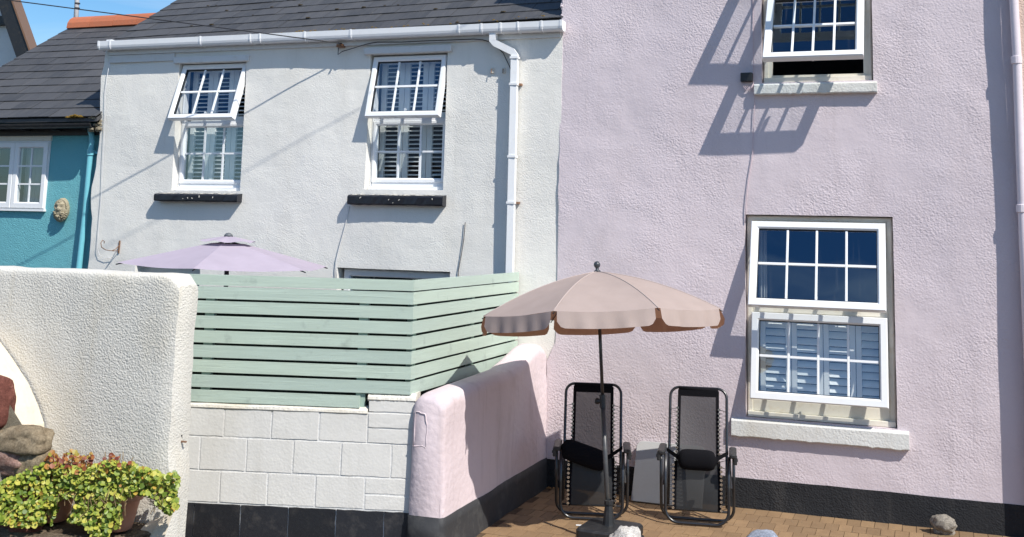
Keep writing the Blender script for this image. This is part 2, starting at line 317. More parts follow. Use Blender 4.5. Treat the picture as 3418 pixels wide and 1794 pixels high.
class MB:
    def __init__(s): s.v = []; s.f = []
    def add(s, v, f):
        k = len(s.v); s.v += [V(p) for p in v]; s.f += [tuple(i+k for i in q) for q in f]; return s
    def box(s, x0, x1, y0, y1, z0, z1, M=None):
        v = [V((x, y, z)) for z in (z0, z1) for y in (y0, y1) for x in (x0, x1)]
        if M: v = [M @ p for p in v]
        return s.add(v, [(0, 2, 3, 1), (4, 5, 7, 6), (0, 1, 5, 4), (2, 6, 7, 3), (0, 4, 6, 2), (1, 3, 7, 5)])
    def tube(s, pts, r, seg=8, caps=True, closed=False, twist=0.0):
        pts = [V(p) for p in pts]; n = len(pts); rr = r if isinstance(r, (list, tuple)) else [r]*n
        vs = []; up = None
        for i, p in enumerate(pts):
            a = pts[(i-1) % n] if (i > 0 or closed) else p; b = pts[(i+1) % n] if (i < n-1 or closed) else p
            t = (b-a).normalized()
            if up is None:
                up = V((0, 0, 1)) if abs(t.z) < 0.9 else V((0, 1, 0))
            x = t.cross(up).normalized(); up = x.cross(t).normalized()
            k = 1.0
            for j in range(seg):
                an = 2*PI*j/seg + twist
                vs.append(p + (x*math.cos(an)+up*math.sin(an))*rr[i]*k)
        fs = []
        for i in range(n if closed else n-1):
            for j in range(seg):
                a = i*seg+j; b = i*seg+(j+1) % seg; c = ((i+1) % n)*seg+(j+1) % seg; d = ((i+1) % n)*seg+j
                fs.append((a, b, c, d))
        if caps and not closed:
            fs.append(tuple(range(seg-1, -1, -1))); fs.append(tuple((n-1)*seg+j for j in range(seg)))
        return s.add(vs, fs)
    def lathe(s, prof, c=(0, 0, 0), seg=24, M=None):
        c = V(c); vs = []
        for r, z in prof:
            for j in range(seg):
                a = 2*PI*j/seg; p = V((r*math.cos(a), r*math.sin(a), z)); p = (M @ p if M else p) + c; vs.append(p)
        fs = []
        for i in range(len(prof)-1):
            for j in range(seg): fs.append((i*seg+j, i*seg+(j+1) % seg, (i+1)*seg+(j+1) % seg, (i+1)*seg+j))
        return s.add(vs, fs)
    def extrude_x(s, prof, x0, x1, dz0=0.0, dz1=0.0):
        n = len(prof); v = [V((x0, y, z+dz0)) for y, z in prof]+[V((x1, y, z+dz1)) for y, z in prof]
        f = [(i, (i+1) % n, n+(i+1) % n, n+i) for i in range(n)]
        return s.add(v, f+[tuple(range(n-1, -1, -1)), tuple(range(n, 2*n))])
    def build(s, name, mat, parent=None, smooth=False, bevel=0.0, kind=None):
        return mk(name, s.v, s.f, mat, parent, smooth, bevel, kind)

# cheap shared pieces: a chamfered unit block, scaled per piece
_cubes = {}
def _chamfer_cube(mat, c=0.03):
    key = (mat.name, c)
    if key not in _cubes:
        bm = bmesh.new(); bmesh.ops.create_cube(bm, size=1.0)
        me = bpy.data.meshes.new('block_mesh'); bm.to_mesh(me); bm.free(); me.materials.append(mat); _cubes[key] = me
    return _cubes[key]
def piece(name, mat, center, size, parent=None, rot=(0, 0, 0), M=None):
    o = link(bpy.data.objects.new(name, _chamfer_cube(mat)))
    m = Matrix.Translation(V(center)) @ Matrix.Rotation(rot[2], 4, 'Z') @ Matrix.Rotation(rot[1], 4, 'Y') @ Matrix.Rotation(rot[0], 4, 'X') @ Matrix.Diagonal((*size, 1))
    if M is not None: m = M @ m
    o.matrix_world = m
    if parent is not None:
        o.parent = parent
        pm = parent.matrix_world if parent.type != 'EMPTY' else Matrix.Translation(parent.location)
        o.matrix_parent_inverse = pm.inverted()
    return o

def wob(x, z, seed=0.0, amp=0.008):
    return amp*noise.noise(V((x*0.9+seed, z*0.9, seed*1.7)))*2 + amp*0.35*noise.noise(V((x*5+seed, z*5, 3.1)))

def wall_sheet(x0, x1, z0, z1, holes, y=0.0, depth=0.14, step=0.12, seed=0.0, amp=0.008, edge=0.15, jag=0.0, x0f=None):
    """a facade skin on plane y with real openings, reveals and slightly uneven plaster"""
    xs = {round(x0, 4), round(x1, 4)}; zs = {round(z0, 4), round(z1, 4)}
    for h in holes: xs |= {round(h[0], 4), round(h[1], 4)}; zs |= {round(h[2], 4), round(h[3], 4)}
    def sub(a):
        a = sorted(a); out = []
        for p, q in zip(a, a[1:]):
            k = max(1, int(round((q-p)/step))); out += [p+(q-p)*i/k for i in range(k)]
        return out+[a[-1]]
    xs = sub(xs); zs = sub(zs); nx = len(xs); v = []; f = []; idx = {}
    def disp(x, z):
        yy = y + wob(x, z, seed, amp); xx = x
        if x0f and abs(x-x0) < 1e-3: xx = x + x0f(z)
        return V((xx + (0.003*noise.noise(V((x*7, z*7, seed+5))) if jag else 0), yy, z + (0.004*noise.noise(V((x*6, z*6, seed+9))) if jag else 0)))
    def vid(i, j):
        if (i, j) not in idx: idx[(i, j)] = len(v); v.append(disp(xs[i], zs[j]))
        return idx[(i, j)]
    def inhole(cx, cz): return any(h[0] < cx < h[1] and h[2] < cz < h[3] for h in holes)
    nxq, nzq = nx-1, len(zs)-1; solid = {}
    for i in range(nxq):
        for j in range(nzq): solid[(i, j)] = not inhole((xs[i]+xs[i+1])/2, (zs[j]+zs[j+1])/2)
    back = {}
    def bid(i, j):
        if (i, j) not in back: p = v[vid(i, j)]; back[(i, j)] = len(v); v.append(V((p.x, y+depth, p.z)))
        return back[(i, j)]
    for (i, j), sd in solid.items():
        if not sd: continue
        f.append((vid(i, j), vid(i+1, j), vid(i+1, j+1), vid(i, j+1)))
        for di, dj, a, b in ((-1, 0, (i, j), (i, j+1)), (1, 0, (i+1, j+1), (i+1, j)), (0, -1, (i+1, j), (i, j)), (0, 1, (i, j+1), (i+1, j+1))):
            if not solid.get((i+di, j+dj), False):
                f.append((vid(*a), vid(*b), bid(*b), bid(*a)))
    return v, f

def add_stack(mb, *args): mb.add(*args); return mb

# window ring profile swept round a rectangle (local: x right, z down from the head, y depth)
def ring(mb, x0, x1, z0, z1, prof, M=None):
    n = len(prof); cs = ((x0, z0, 1, 1), (x1, z0, -1, 1), (x1, z1, -1, -1), (x0, z1, 1, -1)); vs = []
    for cx, cz, sx, sz in cs:
        for t, y in prof: vs.append(V((cx+sx*t, y, cz+sz*t)))
    if M: vs = [M @ p for p in vs]
    fs = []
    for k in range(4):
        for i in range(n):
            a = k*n+i; b = k*n+(i+1) % n; c = ((k+1) % 4)*n+(i+1) % n; d = ((k+1) % 4)*n+i
            fs.append((a, d, c, b))
    return mb.add(vs, fs)

def sash(win, x0, x1, zt, zb, y, angle, cols, rows, rail=0.058, mat=UPVC, bar=0.02, axis='top', handle=True):
    """one top-hung sash: frame, panes and glazing bars swung out by angle about its head"""
    w_, h_ = x1-x0, zt-zb
    M = Matrix.Translation(V((x0, y, zt))) @ Matrix.Rotation(-angle, 4, 'X')
    mb = MB(); D = 0.062
    ring(mb, 0, w_, -h_, 0, [(0, 0), (0, -D+0.012), (0.007, -D), (rail-0.016, -D), (rail, -D+0.016), (rail, 0)], M)
    s = mb.build('sash', mat, win)
    mb = MB(); ring(mb, rail-0.002, w_-rail+0.002, -h_+rail-0.002, -rail+0.002, [(0, -0.012), (0, -D+0.013), (0.005, -D+0.016), (0.005, -0.012)], M); mb.build('seal', SEAL, win)
    gx0, gx1, gz0, gz1 = rail+0.001, w_-rail-0.001, -h_+rail+0.001, -rail-0.001
    for i in range(1, cols):
        xc = gx0+(gx1-gx0)*i/cols
        MB().box(xc-bar/2, xc+bar/2, -0.042, -0.020, gz0, gz1, M).build('glazing_bar', mat, win, bevel=0.004)
    for j in range(1, rows):
        zc = gz0+(gz1-gz0)*j/rows
        for i in range(cols):
            a = gx0+(gx1-gx0)*i/cols+(bar/2 if i else 0); b = gx0+(gx1-gx0)*(i+1)/cols-(bar/2 if i < cols-1 else 0)
            MB().box(a, b, -0.042, -0.020, zc-bar/2, zc+bar/2, M).build('glazing_bar', mat, win)
    for i in range(cols):
        for j in range(rows):
            a = gx0+(gx1-gx0)*i/cols; b = gx0+(gx1-gx0)*(i+1)/cols; c = gz0+(gz1-gz0)*j/rows; d = gz0+(gz1-gz0)*(j+1)/rows
            v = [M @ V(p) for p in ((a, -0.031, c), (b, -0.031, c), (b, -0.031, d), (a, -0.031, d))]
            mk('pane', v, [(0, 1, 2, 3)], GLASS, win)
    if handle:
        MB().box(w_/2-0.008, w_/2+0.008, 0.002, 0.03, -h_+rail*0.3, -h_+rail+0.05, M).build('handle', UPVC, win)
        if angle > 0.05:
            for sx in (0.02, w_-0.02):
                p = M @ V((sx, 0.005, -h_*0.62)); q = V((p.x, y+0.01, zt-h_*0.30))
                MB().tube([p, q], 0.006, 5).build('stay', ZINC, win)
    return s

def shutters(win, x0, x1, z0, z1, y, panels, pitch, tilt, stile=0.042, louvre=0.055):
    wp = (x1-x0)/panels
    for k in range(panels):
        a = x0+k*wp+0.003; b = a+wp-0.006
        mb = MB()
        mb.box(a, a+stile, y, y+0.03, z0, z1); mb.box(b-stile, b, y, y+0.03, z0, z1)
        mb.box(a+stile, b-stile, y, y+0.03, z0, z0+0.055); mb.box(a+stile, b-stile, y, y+0.03, z1-0.055, z1)
        mb.build('shutter_frame', SHUT, win)
        n = int((z1-z0-0.11)/pitch)
        for i in range(n):
            zc = z0+0.055+pitch*(i+0.5)
            piece('shutter_slat', SHUT, ((a+b)/2, y+0.016, zc), (b-a-2*stile-0.004, louvre, 0.007), win, rot=(tilt+random.uniform(-0.05, 0.05), 0, 0))

def outer_frame(win, x0, x1, z0, z1, y, t, mat, transoms=(), d=0.07):
    mb = MB(); ring(mb, x0, x1, z0, z1, [(0, d), (0, 0.010), (0.012, 0.0), (t*0.55, 0.0), (t*0.55, 0.014), (t, 0.014), (t, d)], Matrix.Translation(V((0, y, 0))))
    for zc in transoms: mb.box(x0+t, x1-t, y+0.004, y+d, zc-0.022, zc+0.022)
    return mb.build('window_frame', mat, win)

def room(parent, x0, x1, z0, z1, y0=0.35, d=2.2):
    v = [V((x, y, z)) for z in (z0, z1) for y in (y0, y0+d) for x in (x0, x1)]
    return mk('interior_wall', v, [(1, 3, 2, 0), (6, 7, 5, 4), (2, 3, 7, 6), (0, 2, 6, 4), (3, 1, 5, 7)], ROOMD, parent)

def cable(name, pts, r, mat, label=None, parent=None, cat='cable'):
    o = MB().tube(pts, r, 6).build(name, mat, parent, smooth=True)
    if label: tag(o, label, cat)
    return o
def dpath(pix, Y): return [W(x, y, Y) for x, y in pix]

# ================================================================== GROUND
def sheet(name, x0, x1, y0, y1, z, mat):
    return mk(name, [(x0, y0, z), (x1, y0, z), (x1, y1, z), (x0, y1, z)], [(0, 1, 2, 3)], mat)
structure(sheet('ground', -400, 400, -400, 400, -0.03, ASPH))
pave = structure(MB().box(-9.0, -3.30, -4.1, -2.0, -0.03, -0.008).build('pavement', ASPH))
for k in range(9):   # reddish edging stones at the foot of the block wall
    x = -5.35+k*0.235
    c = V((x, -2.377-0.2679*(-3.585-x)-0.10, 0.0))
    piece('kerb_stone', KERBR, (c.x, c.y, -0.002+random.uniform(-0.004, 0.004)), (0.225, 0.14, 0.04), pave, rot=(0, 0, -0.262+0.524 if False else 0.262))
patio = structure(MB().box(-3.30, 3.4, -4.2, 0.02, -0.03, -0.006).build('patio', SAND))
PX, PY_ = 0.107, 0.213
cands = []
for j in range(0, 17):
    for i in range(-1, 64):
        x = -3.24+i*PX + (PX/2 if j % 2 else 0); y = -0.115-j*PY_
        if x < -3.29+PX/2 or x > 3.3: continue
        u, v_, dd = project((x, y, 0)); vis = (-60 < u < 3478 and v_ < 1830)
        cands.append(((0 if vis else 1), dd, x, y))
cands.sort(); rest = MB()
for k, (o_, dd, x, y) in enumerate(cands):
    zc = -0.015+random.uniform(-0.0012, 0.0012); sx, sy = PX-0.0045, PY_-0.005
    if k < 290 and o_ == 0: piece('paver', PAVER, (x, y, zc), (sx, sy, 0.03), patio, rot=(random.uniform(-.008, .008), random.uniform(-.01, .01), random.uniform(-0.012, 0.012)))
    else: rest.box(x-sx/2, x+sx/2, y-sy/2, y+sy/2, zc-0.015, zc+0.015)
rest.build('paver', PAVER, patio, kind='stuff')

# ================================================================== WHITE HOUSE
EZ = 4.25
white = thing('white_house', 'white rendered cottage with slate roof between the teal house and the lilac house', 'house', (-5.9, 0, 0))
wx0, wx1 = -8.62, -3.185
W1 = (-7.605, -6.735, 2.665, 4.05); W2 = (-5.26, -4.395, 2.695, 4.072)
AR = (-8.0, -7.167, 0.0, 1.89); DR = (-5.533, -4.29, 0.0, 1.905)
v, f = wall_sheet(wx0, wx1, -0.02, EZ, [W1, W2, AR, DR], 0.0, 0.16, 0.11, 1.0, 0.011, jag=1, x0f=lambda z: 0.05*noise.noise(V((3, z*1.7, 0)))+0.02*noise.noise(V((1, z*7, 0)))-0.03+0.02*z/4)
mb = MB(); mb.add(v, f)
mk('wall', mb.v, mb.f, WHITE_R, white, smooth=False)
mb = MB()
for q in (((wx0+0.03, 0.05, -0.02), (wx0+0.03, 5.1, -0.02), (wx0+0.03, 5.1, 4.25), (wx0+0.03, 2.5, 5.75), (wx0+0.03, 0.05, EZ-0.02)),
          ((wx1-0.01, 0.1, -0.02), (wx1-0.01, 5.1, -0.02), (wx1-0.01, 5.1, 4.25), (wx1-0.01, 2.5, 5.75), (wx1-0.01, 0.1, EZ-0.02)),
          ((wx0, 5.1, -0.02), (wx1, 5.1, -0.02), (wx1, 5.1, 4.25), (wx0, 5.1, 4.25))):
    mb.add(q, [tuple(range(len(q)))])
mb.build('side_wall', WHITE_R, white)
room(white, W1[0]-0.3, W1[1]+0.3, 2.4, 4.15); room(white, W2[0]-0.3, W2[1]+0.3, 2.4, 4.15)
# roof
def roof(parent, x0, x1, ye, z_at, slope, yr, wid, expo, name='slate', lip=0.0, back=True):
    """slates laid one by one on a slab; each row overlaps the one below"""
    cs = 1/math.sqrt(1+slope*slope); sn = slope*cs; ang = math.atan(slope); L = (yr-ye)/cs
    zl, zr = z_at(x0), z_at(x1)
    mb = MB(); t = 0.05
    P = lambda x, y, dz: V((x, y, z_at(x)+slope*(y-ye)+dz))
    vs = [P(x0, ye+0.02, -t), P(x1, ye+0.02, -t), P(x1, yr, -t), P(x0, yr, -t), P(x0, ye+0.02, -0.012), P(x1, ye+0.02, -0.012), P(x1, yr, -0.012), P(x0, yr, -0.012)]
    mb.add(vs, [(0, 1, 5, 4), (1, 2, 6, 5), (2, 3, 7, 6), (3, 0, 4, 7), (4, 5, 6, 7), (3, 2, 1, 0)])
    if back:
        vs = [P(x0, yr, -t), P(x1, yr, -t), V((x1, 2*yr-ye, zr)), V((x0, 2*yr-ye, zl)), P(x0, yr, 0), P(x1, yr, 0), V((x1, 2*yr-ye, zr+t)), V((x0, 2*yr-ye, zl+t))]
        mb.add(vs, [(0, 1, 2, 3), (4, 7, 6, 5), (0, 4, 5, 1), (2, 6, 7, 3), (0, 3, 7, 4), (1, 5, 6, 2)])
    mb.build('roof', SLATE, parent)
    rows = int(L/expo)+1; cnt = 0; extra = MB()
    hl = min(2*expo+0.03, 0.46)
    for r in range(rows):
        off = 0 if r % 2 == 0 else wid/2
        k = 0; x = x0-off
        while x < x1-0.02:
            a = max(x, x0); b = min(x+wid, x1)
            if b-a > 0.04:
                s0 = r*expo; s1 = min(s0+hl, L)
                mid = s0+(s1-s0)/2; xc = (a+b)/2
                tilt = 0.008+random.uniform(-0.004, 0.006)
                # slate lies on the slope, its tail kicked up on the row below
                yy = ye+mid*cs; zz = z_at(xc)+slope*(yy-ye)+0.012+random.uniform(-0.002, 0.003)
                rotx = ang-0.030-tilt
                M = Matrix.Translation(V((xc, yy, zz))) @ Matrix.Rotation(math.atan2(zr-zl, x1-x0), 4, 'Y').inverted() @ Matrix.Rotation(rotx, 4, 'X') @ Matrix.Rotation(random.uniform(-0.006, 0.006), 4, 'Z')
                if cnt < 296:
                    piece(name, SLATE, (0, 0, 0), (b-a-0.004, s1-s0, 0.009), parent, M=M); cnt += 1
                else: extra.box(-(b-a)/2+0.002, (b-a)/2-0.002, -(s1-s0)/2, (s1-s0)/2, -0.0045, 0.0045, M)
            x += wid
    if extra.v: extra.build(name, SLATE, parent, kind='stuff')
zw = lambda x: 4.262+0.09*(x+8.65)/5.45
roof(white, -8.66, -3.18, -0.01, zw, 0.63, 2.45, 0.29, 0.226)
# moss and muck caught along the eaves
mb = MB(); rnd = random.Random(3)
for i in range(170):
    x = rnd.choice((rnd.uniform(-7.9, -5.9), rnd.uniform(-8.4, -3.3))); y = -0.005+rnd.random()**2*0.06; r = rnd.uniform(0.008, 0.02)
    c = V((x, y, zw(x)+0.63*(y+0.01)+0.018))
    pr = [(0, -r*0.5), (r*0.9, -r*0.2), (r, r*0.2), (r*0.5, r*0.6), (0, r*0.7)]; mb.lathe(pr, c, 6)
mb.build('moss', MOSS, white, kind='stuff')
mb = MB(); rnd = random.Random(5)
for i in range(60):
    x = rnd.uniform(-8.3, -3.4); s = rnd.randint(0, 8)*0.226+rnd.uniform(0, 0.02); y = s*0.846; r = rnd.uniform(0.010, 0.028)
    c = V((x, y, zw(x)+0.63*y+0.03)); mb.lathe([(0, -r*0.3), (r*1.3, -r*0.2), (r, r*0.2), (0, r*0.35)], c, 6)
mb.build('moss_clump', rock_mat('dark_moss', (0.03, 0.025, 0.015), (0.12, 0.09, 0.05), 30, 0.02), white, kind='stuff')
# boards under the eaves, lintel boards
MB().box(-8.56, -3.2, -0.030, 0.012, 4.172, zw(-8)-0.035).build('fascia', WOODW, white, bevel=0.003)
MB().box(-8.545, -7.665, -0.016, 0.006, 4.085, 4.170).build('eaves_board', WOODW, white, bevel=0.003)
MB().box(-3.9, -3.2, -0.026, 0.01, 4.24, 4.312).build('fascia', WOODW, white)
MB().box(-5.9, -3.9, -0.026, 0.01, 4.24, 4.295).build('fascia', WOODW, white)
MB().box(-7.66, -6.69, -0.036, 0.02, 4.052, 4.118).build('lintel_board', WOODW, white, bevel=0.006)
MB().box(-5.315, -4.34, -0.036, 0.02, 4.074, 4.142).build('lintel_board', WOODW, white, bevel=0.006)
# gutter: squared ogee profile, open on top
gp = [(-0.030, 4.315), (-0.030, 4.245), (-0.045, 4.222), (-0.105, 4.220), (-0.122, 4.226), (-0.133, 4.240), (-0.139, 4.262), (-0.142, 4.316), (-0.132, 4.316), (-0.128, 4.266), (-0.122, 4.248), (-0.100, 4.232), (-0.05, 4.232), (-0.038, 4.25), (-0.038, 4.315)]
MB().extrude_x(gp, -8.60, -3.17).build('gutter', UPVC, white)
for a, b in ((-8.615, -8.595), (-3.175, -3.15)):
    MB().extrude_x([(-0.026, 4.318), (-0.026, 4.24), (-0.043, 4.218), (-0.108, 4.217), (-0.126, 4.223), (-0.138, 4.239), (-0.145, 4.262), (-0.146, 4.319)], a, b).build('gutter_end', UPVC, white)
bp = [(-0.022, 4.322), (-0.022, 4.238), (-0.042, 4.2165), (-0.109, 4.2155), (-0.127, 4.222), (-0.139, 4.238), (-0.1455, 4.262), (-0.1475, 4.320), (-0.128, 4.320), (-0.128, 4.318), (-0.1425, 4.318), (-0.1395, 4.262), (-0.1335, 4.2405), (-0.1225, 4.2265), (-0.108, 4.2205), (-0.043, 4.2185), (-0.0255, 4.238), (-0.0255, 4.322)]
for x in (-8.45, -7.25, -6.62, -6.5, -5.96, -5.42, -4.22, -3.98, -3.78, -3.6, -3.36):
    MB().extrude_x(bp, x-0.008, x+0.008).build('gutter_bracket', UPVC, white)
MB().box(-8.52, -8.44, -0.12, -0.05, 4.315, 4.333).build('gutter_cap', UPVC, white, bevel=0.006)
# square downpipe with swan neck
dp = [V((-3.87, -0.085, 4.225)), V((-3.87, -0.085, 4.15)), V((-3.845, -0.083, 4.125)), V((-3.675, -0.062, 4.04)), V((-3.650, -0.062, 4.01)), V((-3.650, -0.062, 0.3)), V((-3.650, -0.062, 0.02))]
MB().tube(dp, 0.046, 4, twist=PI/4).build('downpipe', UPVC, white)
for z in (3.98, 3.72, 3.02, 2.58, 1.4):
    MB().box(-3.690, -3.610, -0.102, -0.022, z-0.011, z+0.011).build('pipe_collar', UPVC, white)
for z in (3.72, 2.58):
    MB().box(-3.625, -3.585, -0.045, 0.002, z-0.010, z+0.010).build('pipe_clip', RUST, white)
# windows
def white_window(h, seed, sash_bottom, open_, lower_left=True):
    win = MB()
    wn = outer_frame(white, h[0], h[1], h[2]+0.0, h[3], 0.095, 0.034, UPVC, (3.40,))
    MB().box(h[0]+0.03, h[1]-0.03, 0.098, 0.15, h[2]+0.02, h[2]+0.08).build('bottom_rail', UPVC, wn, bevel=0.004)
    wn.name = 'window'
    x0, x1 = h[0]+0.022, h[1]-0.022
    sash(wn, x0, x1, h[3]-0.028, h[3]-0.028-0.655, 0.10, open_, 3, 2)
    # lower fixed light
    zt, zb = 3.398, h[2]+0.075
    mbx = MB(); ring(mbx, x0, x1, zb, zt, [(0, 0.05), (0, 0.012), (0.006, 0.0), (0.03, 0.0), (0.046, 0.014), (0.046, 0.05)], Matrix.Translation(V((0, 0.088, 0))))
    mbx.box(h[0]+0.01, h[1]-0.01, 0.055, 0.10, h[2]-0.005, h[2]+0.035)
    mbx.build('fixed_light', UPVC, wn)
    gx0, gx1, gz0, gz1 = x0+0.047, x1-0.047, zb+0.047, zt-0.047
    for i in (1, 2):
        xc = gx0+(gx1-gx0)*i/3; MB().box(xc-0.01, xc+0.01, 0.108, 0.126, gz0, gz1).build('glazing_bar', UPVC, wn)
    zc = (gz0+gz1)/2
    for i in range(3):
        a = gx0+(gx1-gx0)*i/3+(0.01 if i else 0); b = gx0+(gx1-gx0)*(i+1)/3-(0.01 if i < 2 else 0)
        MB().box(a, b, 0.108, 0.126, zc-0.009, zc+0.009).build('glazing_bar', UPVC, wn)
        for j in range(2):
            c, d = (gz0, zc) if j == 0 else (zc, gz1)
            a0 = gx0+(gx1-gx0)*i/3; b0 = gx0+(gx1-gx0)*(i+1)/3
            mk('pane', [(a0, 0.117, c), (b0, 0.117, c), (b0, 0.117, d), (a0, 0.117, d)], [(0, 1, 2, 3)], GLASS, wn)
    shutters(wn, h[0]+0.03, h[1]-0.03, h[2]+0.04, sash_bottom-0.0, 0.225, 3, 0.045, 0.30, 0.058, 0.042)
    shutters(wn, h[0]+0.03, h[1]-0.03, sash_bottom+0.003, h[3]-0.02, 0.225, 3, 0.045, 0.30, 0.058, 0.042)
    return wn
wn1 = white_window(W1, 1, 3.425, math.asin(0.222/0.655))
wn1['label'] = 'left sash window, its top light swung open wide'
wn2 = white_window(W2, 2, 3.435, math.asin(0.155/0.655))
wn2['label'] = 'right sash window, its top light swung open'
def black_sill(x0, x1, z0, z1, seed):
    rnd = random.Random(seed); mb = MB(); n = 24
    pts = []
    for i in range(n+1):
        x = x0+(x1-x0)*i/n; r = lambda: rnd.uniform(-0.003, 0.003)
        pts.append([V((x, 0.09, z0)), V((x, -0.085+r(), z0+r())), V((x, -0.092+r(), z0+0.012)), V((x, -0.092+r(), z1-0.016)), V((x, -0.080+r(), z1+r())), V((x, 0.09, z1+0.028))])
    vs = [p for q in pts for p in q]; fs = []
    for i in range(n):
        for j in range(6):
            fs.append((i*6+j, (i+1)*6+j, (i+1)*6+(j+1) % 6, i*6+(j+1) % 6))
    fs += [tuple(range(6)), tuple(n*6+5-j for j in range(6))]
    sl_ = mk('sill', vs, fs, SILLB, white); sl_['label'] = 'black painted sill with flaking paint'
    mb = MB()
    for k in range(70):
        x = rnd.uniform(x0+0.05, x1-0.08); y = rnd.uniform(-0.078, -0.01); s = rnd.uniform(0.006, 0.022); t = rnd.uniform(0.003, 0.007)
        z = z1+0.028*(y+0.08)/0.17+0.002; a = rnd.uniform(-0.5, 0.5)
        M = Matrix.Translation(V((x, y, z))) @ Matrix.Rotation(a, 4, 'Z') @ Matrix.Rotation(0.16, 4, 'X'); mb.box(-s, s, -t, t, 0, 0.0025, M)
    for k in range(5):
        x = rnd.uniform(x0+0.03, x1-0.1); z = rnd.uniform(z0+0.02, z1-0.02); s = rnd.uniform(0.004, 0.012)
        M = Matrix.Translation(V((x, -0.0955, z))) @ Matrix.Rotation(rnd.uniform(-1, 1), 4, 'Y'); mb.box(-s*0.4, s*0.4, -0.001, 0.003, -s, s, M)
    mb.build('paint_flakes', FLAKE, sl_, kind='stuff')
black_sill(-7.755, -6.70, 2.545, 2.622, 1); black_sill(-5.40, -4.355, 2.538, 2.632, 2)
# ground floor openings
mk('porch_wall', [(-8.02, 0.155, 0), (-7.15, 0.155, 0), (-7.15, 0.155, 1.93), (-8.02, 0.155, 1.93)], [(0, 1, 2, 3)], WHITE_R, white)
MB().box(-8.02, -7.15, 0.10, 0.15, 1.62, 1.70).build('door_head', FENCED, white)
dr = MB(); ring(dr, -5.50, -4.32, 0.02, 1.895, [(0, 0.07), (0, 0.01), (0.01, 0.0), (0.06, 0.0), (0.072, 0.012), (0.072, 0.07)], Matrix.Translation(V((0, 0.085, 0))))
dd_ = dr.build('door_frame', UPVC, white)
mk('door_pane', [(-5.43, 0.12, 0.09), (-4.39, 0.12, 0.09), (-4.39, 0.12, 1.825), (-5.43, 0.12, 1.825)], [(0, 1, 2, 3)], GLASS, white)
room(white, -5.6, -4.2, 0.0, 1.95, 0.17)

# ================================================================== LILAC HOUSE
lil = thing('lilac_house', 'tall lilac rendered house with black plinth and white windows', 'house', (-1.2, 0, 0))
lx0, lx1 = -3.197, 0.82
L1 = (-1.459, -0.213, 0.757, 2.508); U1 = (-1.302, -0.347, 3.684, 5.30)
PTOP = 5.72
low = lambda z: -0.085*(1-min(1, max(0, (z-1.12)/0.2)))
v, f = wall_sheet(lx0, lx1, 0.248, PTOP, [L1, U1], -0.008, 0.16, 0.06, 7.0, 0.009, jag=1, x0f=lambda z: 0.010*noise.noise(V((9, z*5, 0))) + 0.004*noise.noise(V((9, z*19, 0))) + low(z))
mk('wall', v, f, LILAC_R, lil)
v, f = wall_sheet(lx0-0.085, lx1, -0.02, 0.246, [], -0.014, 0.12, 0.10, 7.0, 0.011)
mk('plinth', v, f, BLACK_R, lil)
mb = MB()
mb.add([(lx0+0.012, 0.05, 0), (lx0+0.012, 5.1, 0), (lx0+0.012, 5.1, PTOP), (lx0+0.012, 2.6, PTOP+1.6), (lx0+0.012, 0.05, PTOP-0.01)], [(0, 1, 2, 3, 4)])
mb.add([(lx1, 0.05, 0), (lx1, 5.1, 0), (lx1, 5.1, PTOP), (lx1, 2.6, PTOP+1.6), (lx1, 0.05, PTOP-0.01)], [(0, 1, 2, 3, 4)])
mb.add([(lx0, 5.1, 0), (lx1, 5.1, 0), (lx1, 5.1, PTOP), (lx0, 5.1, PTOP)], [(0, 1, 2, 3)])
mb.build('side_wall', LILAC_R, lil)
roof(lil, lx0-0.02, lx1, -0.10, lambda x: PTOP+0.0, 0.63, 2.6, 0.5, 0.45)
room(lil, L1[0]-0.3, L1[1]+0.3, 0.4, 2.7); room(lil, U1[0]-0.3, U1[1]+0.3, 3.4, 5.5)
# rough corner of old render where the gable meets the slates
mb = MB(); rnd = random.Random(11)
for i in range(40):
    z = 4.28+rnd.random()*0.35; r = rnd.uniform(0.008, 0.02); mb.lathe([(0, -r), (r*0.8, -r*0.5), (r, 0), (r*0.7, r*0.6), (0, r*0.9)], V((lx0+rnd.uniform(-0.008, 0.01), rnd.uniform(-0.01, 0.06), z)), 6)
mb.build('crumbled_render', LILAC_R, lil, kind='stuff')
def lilac_window(h, transom, frm_mat, upper, lower, name_label):
    wn = outer_frame(lil, h[0]+0.008, h[1]-0.008, h[2], h[3]-0.008, 0.06, 0.075, frm_mat, (transom,), 0.08)
    wn.name = 'window'; wn['label'] = name_label
    mbx = MB().box(h[0]+0.012, h[1]-0.012, 0.035, 0.062, h[2]+0.004, h[2]+0.05); mbx.build('sub_sill', frm_mat, wn, bevel=0.004)
    if h is L1: MB().box(h[0]+0.06, h[1]-0.06, 0.072, 0.13, h[2]+0.05, 0.905).build('bottom_rail', frm_mat, wn, bevel=0.004); MB().box(h[0]+0.06, h[1]-0.06, 0.070, 0.13, 1.64, 1.74).build('middle_rail', frm_mat, wn, bevel=0.004)
    x0, x1 = h[0]+0.055, h[1]-0.062
    for (zt, zb, ang) in (upper, lower): sash(wn, x0, x1, zt, zb, 0.062, ang, 4, 2, rail=0.07, bar=0.02)
    return wn
wl = lilac_window(L1, 1.685, UPVC_OLD, (2.435, 1.672, math.asin(0.24/0.763)), (1.648, 0.912, math.asin(0.14/0.736)), 'large lower window of eight-pane sashes with shutters behind')
shutters(wl, L1[0]+0.10, L1[1]-0.06, 0.86, 1.66, 0.20, 4, 0.066, 0.92, 0.045, 0.064)
mk('curtain', [(L1[0]+0.09+0.008*k, 0.24+0.015*math.sin(k*1.9), z) for z in (1.66, 2.48) for k in range(10)], [(k, k+1, 11+k, 10+k) for k in range(9)], CURT, wl)
